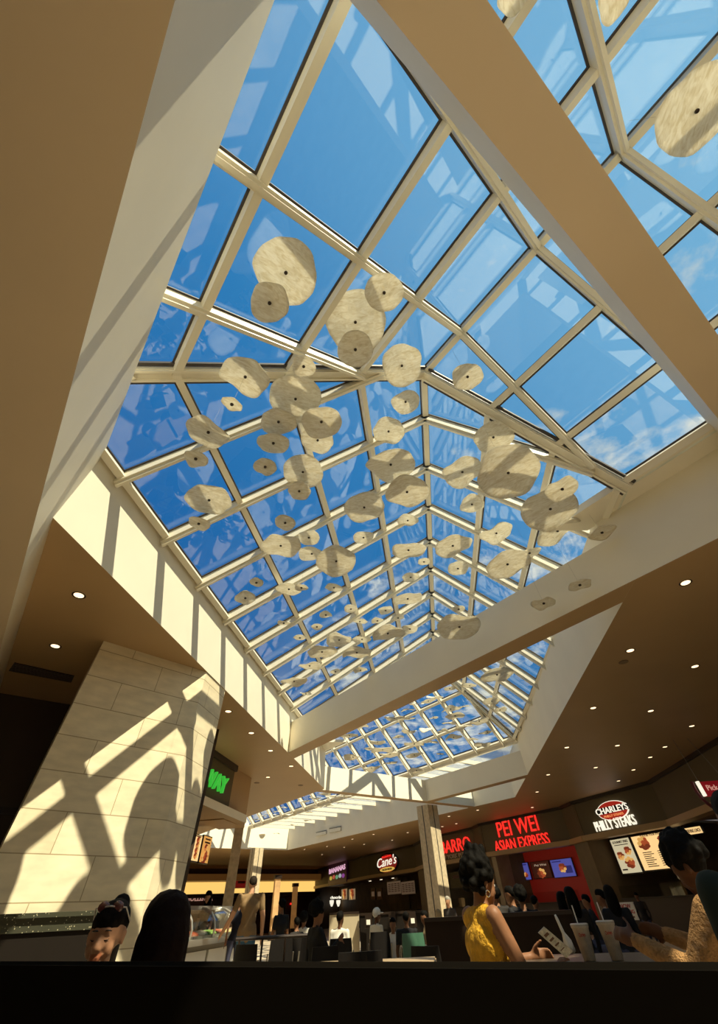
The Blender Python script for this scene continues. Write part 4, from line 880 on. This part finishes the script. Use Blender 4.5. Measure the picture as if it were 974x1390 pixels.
# booth back added so the strip below everything stays dark
a = atz(-40, 1304, -.07/S); b = atz(1014, 1304, -.07/S); a = Vector((a.x*S, a.y*S, 0)); b = Vector((b.x*S, b.y*S, 0))
e = empty('added_booth_back', ((a.x+b.x)/2, (a.y+b.y)/2, 0), 0, 'long black booth back added to keep the foreground dark', 'booth')
d_ = (b-a).normalized(); n = Vector((d_.y, -d_.x, 0)); n = n if n.dot(a) < 0 else -n
bm = BM(); prism(bm, [(v.x, v.y) for v in (a-d_*.5, b+d_*.5, b+d_*.5+n*.07, a-d_*.5+n*.07)], .08, H0-.075); localise(obj('back_panel', bm, mat('black_vinyl', (.004, .003, .002), .85, spec=.02)), e)
bm = BM(); tube(bm, [a-d_*.5+n*.035+UPV*(H0-.10), b+d_*.5+n*.035+UPV*(H0-.10)], .032, 12); localise(obj('top_roll', bm, mat('black_vinyl', (.004, .003, .002), .85, spec=.02)), e)
bm = BM(); prism(bm, [(v.x, v.y) for v in (a-d_*.5, b+d_*.5, b+d_*.5+n*.05, a-d_*.5+n*.05)], 0, .08); localise(obj('plinth', bm, DRKM), e)
# cups, spoon, tray paper
def cup(px, py, d, label, tilt=0):
    P = atd(px, py, d); z0 = .80; hgt = P.z-z0
    e = empty('paper_cup', (P.x, P.y, z0), 0, label, 'cup', 'paper cups on the dark table'); e.rotation_euler = (0, tilt, face_cam(px))
    bm = BM(); lathe(bm, [(.033, 0), (.036, .004), (.052, hgt), (.055, hgt+.004), (.055, hgt-.004), (.046, hgt-.02)], 24); obj('cup_body', bm, mat('printed_paper_cup', (.62, .53, .40), .5, var=.15, vscale=30), e, True)
    bm = BM(); lathe(bm, [(.056, hgt), (.057, hgt+.008), (.05, hgt+.012), (.01, hgt+.012)], 24); obj('lid', bm, mat('clear_lid', (.5, .45, .38), .2), e)
    bm = BM(); tube(bm, [(0, 0, .02), (-.008, 0, hgt+.09)], .0035, 8); obj('straw', bm, WHITE, e)
    P0 = Vector((-.02, -.0505, hgt*.66)); fit_text('logo', 'Charleys', P0, P0+Vector((.04, 0, .002)), P0+Vector((0, -.002, .02)), mat('red_ink', (.5, .02, .02), .5), .002, None, .02).parent = e
cup(786, 1257, 4.1, 'left paper cup with a straw and small red print')
cup(821, 1253, 4.1, 'right paper cup with a long straw and small red print')
P = atd(776, 1292, 4.0); e = empty('plastic_spoon', P, 0, 'white plastic spoon standing up beside the left cup', 'spoon')
Q = atd(753, 1242, 3.95)
bm = BM(); tube(bm, [P, P.lerp(Q, .25), P.lerp(Q, .5), P.lerp(Q, .9), Q], [.026, .028, .010, .009, .006], 10); o = obj('spoon_body', bm, WHITE, None, True); localise(o, e)
A_, B_ = atd(730, 1266, 3.75), atd(768, 1300, 3.8); e = empty('paper_wrapper', A_, 0, 'folded printed paper wrapper held by the woman in yellow', 'paper')
sd_ = (B_-A_).normalized(); up_ = Vector((0, 0, 1)).cross(sd_).cross(sd_).normalized()
upw = atd(738, 1258, 3.75)-A_
bm = BM(); qs = [A_, B_, B_+upw*1.1, A_+upw]; nn = (B_-A_).cross(upw).normalized()*.004
hexa(bm, [p-nn for p in qs]+[p+nn for p in qs]); localise(obj('sheet', bm, mat('printed_paper', (.46, .42, .33), .6, var=.35, vscale=60)), e)
for k in range(4):
    bm = BM(); p = A_.lerp(B_, .15+.2*k); hexa(bm, [v+nn*1.2*s_ for s_ in (-1, 1) for v in (p+upw*.2, p.lerp(B_, .1)+upw*.2, p.lerp(B_, .1)+upw*.8, p+upw*.8)]); localise(obj('printed_block', bm, INK), e)
# ------------------------------------------------------------------ people
SKINS = {'dark': (.10, .042, .02), 'brown': (.22, .10, .05), 'light': (.55, .30, .18), 'tan': (.40, .20, .11)}
def pmat(name, c, rough=.75, **k): return mat(name, c, rough, spec=.2, **k)
def cone_seg(bm, a, b, ra, rb, seg=14, flat=1.0, side=None):
    """closed tapered capsule from a to b"""
    a, b = Vector(a), Vector(b); ax = (b-a); L = ax.length; ax = ax/L if L > 1e-6 else Vector((0, 0, 1))
    s1 = (Vector(side) if side else (Vector((1, 0, 0)) if abs(ax.x) < .9 else Vector((0, 1, 0)))); s1 = (s1-ax*s1.dot(ax)).normalized(); s2 = ax.cross(s1)
    st = [(-1.0, 0.02), (-.8, .6), (-.45, .89), (0, 1)]
    rings = [(a+ax*ra*t, ra*f) for t, f in st]+[(b-ax*rb*t*1.0, rb*f) for t, f in reversed(st)]
    rr_ = [[bm.verts.new(c+(s1*math.cos(2*PI*k/seg)+s2*flat*math.sin(2*PI*k/seg))*r) for k in range(seg)] for c, r in rings]
    for i in range(len(rr_)-1):
        for k in range(seg): bm.faces.new((rr_[i][k], rr_[i][(k+1) % seg], rr_[i+1][(k+1) % seg], rr_[i+1][k]))
    bm.faces.new(rr_[0][::-1]); bm.faces.new(rr_[-1])
def remesh(bm, voxel, smooth=4):
    bmesh.ops.recalc_face_normals(bm, faces=bm.faces)
    me = bpy.data.meshes.new('tmp'); bm.to_mesh(me); bm.free(); o = bpy.data.objects.new('tmp', me); COL.objects.link(o)
    m1 = o.modifiers.new('r', 'REMESH'); m1.mode = 'VOXEL'; m1.voxel_size = voxel
    m2 = o.modifiers.new('s', 'SMOOTH'); m2.factor = .5; m2.iterations = smooth
    me2 = bpy.data.meshes.new_from_object(o.evaluated_get(bpy.context.evaluated_depsgraph_get()))
    COL.objects.unlink(o); bpy.data.objects.remove(o)
    for p in me2.polygons: p.use_smooth = True
    return me2
def seg_dist(p, a, b, ra, rb):
    ab = b-a; t = max(0, min(1, (p-a).dot(ab)/max(1e-9, ab.length_squared))); return (p-(a+ab*t)).length-(ra+(rb-ra)*t)
def hand(B, wrist, dirv, palm_n, curl, s=1.0, zone='skin', hold=False):
    """palm plus five bent fingers; dirv = pointing direction, palm_n = normal out of the palm"""
    d_ = Vector(dirv).normalized(); n = Vector(palm_n); n = (n-d_*n.dot(d_)).normalized(); sd = d_.cross(n)
    w = Vector(wrist); pc = w+d_*.05*s
    B.append((w, w+d_*.075*s, .024*s, .030*s, zone))
    for k, (off, ln) in enumerate(((-.028, .062), (-.010, .074), (.010, .080), (.028, .070))):
        k0 = w+d_*.085*s+sd*off*s; B.append((pc+sd*off*s*.8, k0, .016*s, .0105*s, zone)); c = d_; q = k0
        for j in range(3):
            c = (c+n*curl*(.55+.2*j)).normalized(); q2 = q+c*ln*s*(.42, .32, .26)[j]; B.append((q, q2, .0098*s-.0008*j, .0090*s-.0008*j, zone)); q = q2
    t0 = w+d_*.03*s+sd*.028*s*(-1); c = (d_*.8-sd*.9+n*.35).normalized(); q = t0
    for j in range(3):
        q2 = q+c*s*(.036, .03, .024)[j]; B.append((q, q2, .0125*s-.001*j, .011*s-.001*j, zone)); q = q2; c = (c+d_*.35+n*curl*.3).normalized()
BASE = dict(pelvis=(0, 0, .95), waist=(0, 0, 1.10), chest=(0, .005, 1.29), neck=(0, 0, 1.465), head=(0, .03, 1.60))
def person(name, label, loc, rz, H=1.7, sit=False, seat=.47, skin='brown', top=(.1, .1, .1), bottom=(.05, .05, .08), hair=(.01, .008, .006), hairstyle='short', sleeve='short', voxel=.022,
           larm=None, rarm=None, lean=0, headturn=0, headtilt=0, female=False, tscale=1.0, fingers=True, cloth_kw=None, top_name=None, shoes=(.05, .05, .05), build=1.0, eyes=True, hd=0, cat='person', group=None, legs=True):
    k = H/1.75; fem = .90 if female else 1.0
    e = empty(name, (loc[0], loc[1], loc[2] if len(loc) > 2 else 0), rz, label, cat, group)
    J = {n: Vector(v) for n, v in BASE.items()}; J['head'].z -= hd
    sw = .185*fem*build
    J['ls'], J['rs'] = Vector((-sw, 0, 1.41)), Vector((sw, 0, 1.41)); J['lh'], J['rh'] = Vector((-.09, 0, .92)), Vector((.09, 0, .92))
    if sit:
        dz = (seat/k+.09)-.95
        for n in J: J[n] = J[n]+Vector((0, 0, dz))
        for s_, sg in (('l', -1), ('r', 1)): J[s_+'k'] = J[s_+'h']+Vector((sg*.05, .43, .0)); J[s_+'a'] = Vector((sg*.13, .42, .09)); J[s_+'t'] = Vector((sg*.14, .56, .04))
    else:
        for s_, sg in (('l', -1), ('r', 1)): J[s_+'k'] = Vector((sg*.105, .02, .50)); J[s_+'a'] = Vector((sg*.11, -.02, .09)); J[s_+'t'] = Vector((sg*.13, .13, .04))
    piv = J['pelvis'].copy(); RL = Matrix.Rotation(-lean, 3, 'X')
    for n in ('waist', 'chest', 'neck', 'head', 'ls', 'rs'): J[n] = piv+RL @ (J[n]-piv)
    def arm(s_, sg, spec):
        sh = J[s_+'s']
        if spec is None: spec = ((sg*.05, -.02, -.29), (sg*.0, .07, -.25))
        J[s_+'e'] = sh+Vector(spec[0]); J[s_+'w'] = J[s_+'e']+Vector(spec[1])
    arm('l', -1, larm); arm('r', 1, rarm)
    b_ = build; B = []
    T = 'top'
    B += [(J['pelvis']+Vector((-.05, 0, 0)), J['pelvis']+Vector((.05, 0, 0)), .118*b_, .118*b_, 'bottom'), (J['pelvis'], J['waist'], .125*b_, .108*b_*fem, T), (J['waist'], J['chest'], .112*b_*fem, .125*b_*fem, T),
          (J['chest']+Vector((-.07*fem, 0, 0)), J['chest']+Vector((.07*fem, 0, 0)), .105*b_, .105*b_, T), (J['waist']+Vector((-.05, 0, 0)), J['waist']+Vector((.05, 0, 0)), .085*b_*fem, .085*b_*fem, T),
          (J['chest'], J['neck']+Vector((0, 0, -.05)), .10, .065, T), (J['ls']*.9+J['chest']*.1, J['neck']+Vector((0, 0, -.05)), .058, .06, T), (J['rs']*.9+J['chest']*.1, J['neck']+Vector((0, 0, -.05)), .058, .06, T),
          (J['neck']-Vector((0, 0, .03)), J['neck'].lerp(J['head'], .6), .052, .05, 'skin')]
    if female: B += [(J['chest']+RL @ Vector((sg*.065, .075, -.02)), J['chest']+RL @ Vector((sg*.065, .085, -.03)), .062, .055, T) for sg in (-1, 1)]
    for s_, sg in (('l', -1), ('r', 1)):
        up = T if sleeve in ('short', 'long') else 'skin'; lo = T if sleeve == 'long' else 'skin'
        m_ = J[s_+'s'].lerp(J[s_+'e'], .62)
        B += [(J[s_+'s'], m_, .056*b_, .047*b_, up), (m_, J[s_+'e'], .046*b_, .040*b_, lo), (J[s_+'e'], J[s_+'w'], .040*b_, .027*b_, lo)]
        d_ = (J[s_+'w']-J[s_+'e']).normalized()
        if fingers: hand(B, J[s_+'w'], d_+Vector((0, .15, 0)), Vector((-sg, .2, -.3)), .35, 1.0)
        else: B.append((J[s_+'w'], J[s_+'w']+d_*.12, .028, .02, 'skin'))
        if legs:
            B += [(J[s_+'h'], J[s_+'k'], .088*b_, .058*b_, 'bottom'), (J[s_+'k'], J[s_+'a'], .058*b_, .040, 'bottom'), (J[s_+'a'], J[s_+'t'], .042, .034, 'shoe'), (J[s_+'a']+Vector((0, -.04, -.03)), J[s_+'a'], .035, .04, 'shoe')]
    # head in its own frame
    HM = Matrix.Rotation(headturn, 3, 'Z') @ Matrix.Rotation(headtilt, 3, 'X') @ (RL if lean else Matrix.Identity(3)); hc = J['head']
    def hp_(x, y, z): return hc+HM @ Vector((x, y, z))
    HB = [(hp_(0, -.015, .025), hp_(0, .012, .03), .088, .084, 'skin'), (hp_(0, .02, -.05), hp_(0, .052, -.082), .058, .034, 'skin'), (hp_(-.018, .06, -.005), hp_(.018, .06, -.005), .038, .038, 'skin'),
          (hp_(0, .088, .015), hp_(0, .105, -.020), .008, .0125, 'skin'), (hp_(-.014, .098, -.026), hp_(.014, .098, -.026), .010, .010, 'skin'), (hp_(-.028, .082, .034), hp_(.028, .082, .034), .014, .014, 'skin'),
          (hp_(-.018, .088, -.052), hp_(.018, .088, -.052), .010, .010, 'lip'), (hp_(-.016, .085, -.062), hp_(.016, .085, -.062), .010, .010, 'lip'), (hp_(0, .078, -.092), hp_(0, .082, -.095), .018, .018, 'skin'),
          (hp_(-.040, .055, -.025), hp_(-.040, .05, -.04), .028, .026, 'skin'), (hp_(.040, .055, -.025), hp_(.040, .05, -.04), .028, .026, 'skin')]
    for sg in (-1, 1): HB.append((hp_(sg*.086, -.012, .012), hp_(sg*.084, -.010, -.022), .014, .010, 'skin'))
    B += HB
    B = [(a*k, b*k, ra*k, rb*k, z) for a, b, ra, rb, z in B]
    bm = BM()
    for a, b, ra, rb, z in B: cone_seg(bm, a, b, ra, rb, 12)
    me = remesh(bm, voxel)
    tn = top_name or 'cloth_%d_%d_%d' % tuple(int(c*100) for c in top)
    zones = {'skin': 0, 'top': 1, 'bottom': 2, 'shoe': 3, 'lip': 4}
    for mm in (pmat('skin_'+skin, SKINS[skin], .5), pmat(tn, top, **(cloth_kw or {})), pmat('cloth_%d_%d_%d' % tuple(int(c*100) for c in bottom), bottom), pmat('shoe_dark', shoes), pmat('lip_'+skin, tuple(c*f for c, f in zip(SKINS[skin], (.85, .6, .55))), .4)): me.materials.append(mm)
    pz = (J['pelvis'].z+(.05 if sit else -.05))*k
    for p in me.polygons:
        c = p.center; p.material_index = zones[min(B, key=lambda q: seg_dist(c, q[0], q[1], q[2], q[3]))[4]]
        if p.material_index == 2 and c.z > pz: p.material_index = 1
    o = bpy.data.objects.new('body', me); COL.objects.link(o); o.parent = e
    # eyes
    if voxel < .013 and eyes:
        for sg in (-1, 1):
            bm = BM(); ball(bm, hp_(sg*.031, .082, .010)*k, .0125*k, 2); obj('eye', bm, mat('eye_white', (.5, .45, .4), .3), e, True)
            bm = BM(); ball(bm, hp_(sg*.031, .0925, .009)*k, .006*k, 2); obj('iris', bm, mat('eye_dark', (.02, .01, .006), .2), e, True)
    if not eyes:
        for sg in (-1, 1):
            bm = BM(); tube(bm, [hp_(sg*.031+.016*t, .094-.006*t*t, .006-.004*(1-t*t))*k for t in (-1, -.5, 0, .5, 1)], [.0008, .0018, .002, .0018, .0008], 6); obj('eyelashes', bm, mat('eye_dark', (.02, .01, .006), .2), e, True)
            bm = BM(); tube(bm, [hp_(sg*.031+.019*t, .098-.008*t*t, .036-.004*t*t)*k for t in (-1, -.5, 0, .5, 1)], [.001, .003, .003, .0025, .001], 6); obj('eyebrow', bm, mat('eye_dark', (.02, .01, .006), .2), e, True)
    # hair
    hm = mat('hair_%d' % int(hair[0]*1000), tuple(c*.5 for c in hair) if hair[0] < .1 else hair, .7, bump=.35, bscale=40, spec=.06); bm = BM(); rr = random.Random(len(label))
    def hb(a, b, ra, rb): cone_seg(bm, a*k, b*k, ra*k, rb*k, 12)
    if hairstyle != 'bald':
        if hairstyle == 'short': hb(hp_(0, -.03, .045), hp_(0, .015, .060), .088, .078)
        elif hairstyle == 'buzz': hb(hp_(0, -.025, .04), hp_(0, .01, .050), .0875, .082)
        elif hairstyle == 'long':
            hb(hp_(0, -.03, .045), hp_(0, .015, .058), .097, .085); hb(hp_(0, -.05, .0), hp_(0, -.06, -.16), .098, .095); hb(hp_(-.06, -.035, 0), hp_(-.07, -.03, -.17), .045, .035); hb(hp_(.06, -.035, 0), hp_(.07, -.03, -.17), .045, .035); hb(hp_(0, -.06, -.12), hp_(0, -.07, -.28), .08, .05)
        elif hairstyle == 'bun':
            hb(hp_(0, -.03, .045), hp_(0, .015, .055), .095, .083); hb(hp_(0, -.10, .08), hp_(0, -.105, .10), .05, .05)
        elif hairstyle in ('curly', 'updo'):
            for i in range(90):
                u_, t_ = rr.uniform(-.8 if hairstyle == 'updo' else -.35, 1), rr.uniform(0, 2*PI); s_ = math.sqrt(max(0, 1-u_*u_)); q = Vector((s_*math.cos(t_)*.098, s_*math.sin(t_)*.108-.03, u_*.112+.045))
                if q.y > (.045 if q.z > 0 else -.02) and q.z < .07: continue
                hb(hp_(*q), hp_(*(q*1.05)), .030, .026)
            hb(hp_(0, -.03, .04), hp_(0, 0, .07), .098, .09)
            if hairstyle == 'updo':
                for i in range(60):
                    t_ = rr.uniform(0, 2*PI); zz = rr.uniform(.06, .19); r_ = .085*(1-(zz-.06)/.32); q = hp_(r_*math.cos(t_), r_*math.sin(t_)-.04, zz); hb(q, q+Vector((0, 0, .01)), .030, .026)
                hb(hp_(0, -.04, .05), hp_(0, -.05, .15), .09, .06)
        elif hairstyle == 'cap':
            hb(hp_(0, -.025, .045), hp_(0, .012, .056), .094, .09)
        elif hairstyle == 'pony':
            hb(hp_(0, -.03, .045), hp_(0, .012, .057), .094, .083); hb(hp_(0, -.12, .06), hp_(0, -.14, -.12), .035, .02)
        me = remesh(bm, max(.008, voxel*.6), 2); me.materials.append(hm); o = bpy.data.objects.new('hair' if hairstyle != 'cap' else 'cap', me); COL.objects.link(o); o.parent = e
        if hairstyle == 'cap':
            b2 = BM(); ball(b2, hp_(0, .13, .045)*k, .075*k, 2, (1, 1, .16)); obj('visor', b2, hm, o, True)
    else: bm.free()
    return e, hp_, k
def at_head(px, py, d, H, sit, seat, heading):
    """ground position so that the head lies on the sight line px,py at distance d"""
    P = atd(px, py, d); return (P.x, P.y)
def fit_sit(px, py, d, seat=.46):
    z = atd(px, py, d).z; return (z-seat)/((1.60-.95+.09)/1.75)   # height that puts the head there
def fit_stand(px, py, d): return atd(px, py, d).z*1.75/1.60
def ppl(label, px, py, d, turn, sit=False, seat=.46, **kw):
    """turn: heading relative to looking straight away from the camera (radians, + = to the left)"""
    P = atd(px, py, d); rz = -math.atan2(P.x, P.y)+turn
    H = fit_sit(px, py, d, seat) if sit else fit_stand(px, py, d); H = max(1.15, min(1.95, H))
    return person('person', label, (P.x, P.y), rz, H=H, sit=sit, seat=seat, **kw)
# standing people
ppl('man in a brown T-shirt and jeans standing at the glass sandwich counter', 343, 1200, 11.3, .05, skin='light', top=(.23, .145, .07), bottom=(.05, .12, .19), hair=(.05, .035, .025), hairstyle='buzz', voxel=.014, 
    larm=((-.12, .04, -.26), (-.14, .12, -.20)), rarm=((.06, .0, -.28), (.02, .05, -.25)), headturn=.15, build=1.22)
ppl('woman in a black top and white trousers behind the man in brown', 383, 1230, 10.6, .6, female=True, skin='brown', top=(.012, .011, .012), bottom=(.62, .58, .50), hairstyle='pony', voxel=.018, larm=((-.03, .05, -.27), (.12, .16, -.05)), rarm=((.05, .02, -.27), (-.05, .18, -.08)))
ppl('person with dark bobbed hair standing behind the sandwich counter', 283, 1218, 15.2, 2.6, female=True, skin='light', top=(.015, .013, .012), hairstyle='long', voxel=.022)
ppl('person in dark clothes half hidden behind the man in brown', 325, 1225, 13.5, .3, skin='brown', top=(.012, .012, .02), hairstyle='short', voxel=.025, fingers=False)
# seated people in the middle
ppl('woman in a black dress sitting sideways with a white scarf', 429, 1240, 7.6, -1.1, sit=True, female=True, skin='brown', top=(.010, .009, .009), bottom=(.01, .01, .01), hairstyle='curly', voxel=.018, sleeve='long', rarm=((.05, .12, -.22), (-.05, .20, .12)))
ppl('person in a white shirt sitting far back beside the woman in black', 412, 1249, 11.5, -.3, sit=True, skin='brown', top=(.60, .56, .48), hairstyle='curly', voxel=.022, fingers=False)
ppl('child in a white T-shirt sitting in front of the pale partition', 461, 1248, 9.5, -.4, sit=True, skin='dark', top=(.62, .58, .50), hairstyle='short', voxel=.018)
ppl('man in a white cap and white shirt sitting at the black partition', 510, 1243, 10.5, -.9, sit=True, skin='dark', top=(.66, .60, .48), hair=(.75, .70, .62), hairstyle='cap', voxel=.018)
ppl('man in a black shirt sitting on the green chair', 551, 1251, 9.4, -.1, sit=True, skin='dark', top=(.010, .010, .010), bottom=(.02, .02, .02), hairstyle='short', voxel=.018, build=1.15)
ppl('small child in white facing the camera beside the black shirted man', 534, 1268, 10.2, 2.9, sit=True, seat=.40, skin='brown', top=(.6, .55, .48), hairstyle='short', voxel=.022, fingers=False)
ppl('person in a dark coat sitting behind the white-shirted person', 403, 1256, 10.8, .5, sit=True, skin='brown', top=(.02, .016, .014), hairstyle='short', voxel=.025, fingers=False)
ppl('blond person seated behind the dark brown partition', 595, 1243, 11.5, .2, sit=True, skin='light', top=(.03, .03, .035), hair=(.35, .24, .12), hairstyle='long', voxel=.022, fingers=False)
ppl('grey-haired person standing behind the dark brown partition', 608, 1224, 13.5, 2.6, skin='tan', top=(.05, .04, .035), hair=(.3, .27, .22), hairstyle='short', voxel=.025, fingers=False)
ppl('seated person in a pale top by the column foot', 577, 1246, 10.2, 1.8, sit=True, skin='brown', top=(.30, .22, .12), hairstyle='short', voxel=.025, fingers=False)
# the queue in front of the red wall
Q = [('person with big dark hair, leftmost of the queue in front of the red wall', 672, 1216, 14.0, .4, (.02, .018, .018), 'curly'), ('person with short dark hair, second of the queue before the red wall', 694, 1216, 13.0, 1.2, (.015, .014, .013), 'short'),
     ('broad person in black, third of the queue before the red wall', 707, 1219, 12.2, .1, (.010, .010, .010), 'curly'), ('person in dark red, fourth of the queue before the red wall', 725, 1226, 14.0, -.6, (.09, .02, .015), 'short'),
     ('woman with long dark hair and pale top right of the queue', 762, 1222, 12.6, -.7, (.35, .28, .22), 'long'), ('woman with very long black hair next to the pale menu stand', 775, 1218, 12.0, .5, (.02, .015, .015), 'long'),
     ('person in black with white sleeves behind the left cup', 797, 1224, 10.8, 1.4, (.03, .03, .03), 'short'), ('woman with dark hair looking left behind the right cup', 817, 1219, 12.0, 1.3, (.30, .25, .2), 'short'),
     ('person with long black hair beside the hiring sign', 828, 1216, 12.4, .2, (.012, .012, .012), 'long'), ('staff member behind the counter under the big menu board', 864, 1217, 19.0, 2.8, (.02, .012, .010), 'short')]
for i, (lab, px, py, d_, tn, tp, hs) in enumerate(Q):
    last = i == len(Q)-1
    ppl(lab, px, py, d_ if last else [11.6, 10.3, 9.2, 11.6, 10.7, 9.2, 11.8, 10.5, 9.2, 19][i], tn, sit=not last, female=hs == 'long', skin='brown', top=tp, hairstyle=hs, voxel=.024, sleeve='long', fingers=False, build=1.1)
# ---- the two women in front
# seated woman in the yellow sleeveless top, seen from behind and from her right
P = atd(634, 1190, 4.0); az = -math.atan2(P.x, P.y)
e, hpf, k = person('person', 'seated woman with curly updo and yellow sleeveless top holding a paper wrapper', (P.x, P.y), az-1.05, H=max(1.5, fit_sit(634, 1190, 4.0, .47)), sit=True, seat=.47, skin='brown', top=(.50, .26, .02), bottom=(.03, .03, .05), hairstyle='updo',
    sleeve='none', voxel=.0095, female=True, hd=.035, rarm=((.05, .12, -.25), (-.02, .25, .02)), larm=((-.03, .16, -.23), (.10, .23, .03)), lean=.12, headtilt=-.1, cloth_kw=dict(bump=.8, bscale=50, var=.25, vscale=25), top_name='yellow_lace')
bm = BM(); tube(bm, [(hpf(.094, -.008, -.035)+Vector((0, .016*math.cos(t), .016*math.sin(t)-.014)))*k for t in [2*PI*i/16 for i in range(17)]], .0028, 6); obj('hoop_earring', bm, mat('silver', (.8, .78, .72), .2, .9), e)
# woman in the tan fleece, profile to the left, leaning on folded arms
P = atd(979, 1168, 3.7); az = -math.atan2(P.x, P.y)
e, hpf, k = person('person', 'woman in a fuzzy tan jacket leaning on her arms at the right edge', (P.x, P.y), az+1.25, H=max(1.45, fit_sit(957, 1168, 3.7, .47)), sit=True, seat=.47, skin='dark', top=(.36, .19, .07), bottom=(.03, .03, .04), hair=(.012, .010, .009), hairstyle='curly',
    sleeve='long', voxel=.0095, female=True, build=1.4, lean=.25, headtilt=-.25, larm=((-.05, .18, -.20), (.02, .27, .10)), rarm=((.03, .20, -.18), (-.12, .25, .09)), cloth_kw=dict(bump=1.0, bscale=90, var=.3, vscale=30), top_name='tan_fleece')
# dark figure at the right border
P = atd(1050, 1180, 2.7); az = -math.atan2(P.x, P.y)
person('person', 'dark green coated person cut by the right border', (P.x, P.y), az+.4, H=1.68, sit=True, seat=.52, skin='dark', top=(.015, .022, .014), hairstyle='short', sleeve='long', voxel=.016, build=1.35, fingers=True)
# woman with sunglasses on her head, lower left
P = atd(145, 1272, 3.2); az = -math.atan2(P.x, P.y); Hs = 1.62; k_ = Hs/1.75
zoff = P.z-(.47+(1.60-.95+.09)*k_)
e, hpf, k = person('person', 'woman with sunglasses pushed up on her dark hair, leaning back at lower left', (P.x, P.y), az+2.95, H=Hs, sit=True, seat=.47+zoff, skin='tan', top=(.015, .013, .012), bottom=(.03, .03, .04), hair=(.02, .012, .008), hairstyle='bun',
    sleeve='long', voxel=.007, female=True, eyes=False, lean=.0, headtilt=-.12, headturn=-.1)
bm = BM()
for sg in (-1, 1):
    c = hpf(sg*.036, .058, .112)*k; ball(bm, c, .030*k, 2, (1, .35, .8))
go = obj('sunglasses', bm, mat('pink_brown_lens', (.16, .05, .04), .12, spec=.8), e, True)
bm = BM(); tube(bm, [hpf(-.095, -.03, .05)*k, hpf(-.078, .045, .108)*k, hpf(0, .074, .118)*k, hpf(.078, .045, .108)*k, hpf(.095, -.03, .05)*k], .003, 8); obj('frame', bm, mat('pale_frame', (.6, .5, .42), .3), e)
# dark-haired person seen from behind next to her
P = atd(220, 1276, 2.3); az = -math.atan2(P.x, P.y); Hs = 1.6; k_ = Hs/1.75; zoff = P.z-(.47+(1.60-.95+.09)*k_)
person('person', 'person with long dark brown hair seen from behind at lower left', (P.x, P.y), az+.35, H=Hs, sit=True, seat=.47+zoff, skin='tan', top=(.02, .016, .015), hair=(.022, .010, .006), hairstyle='long', sleeve='long', voxel=.012, female=True)
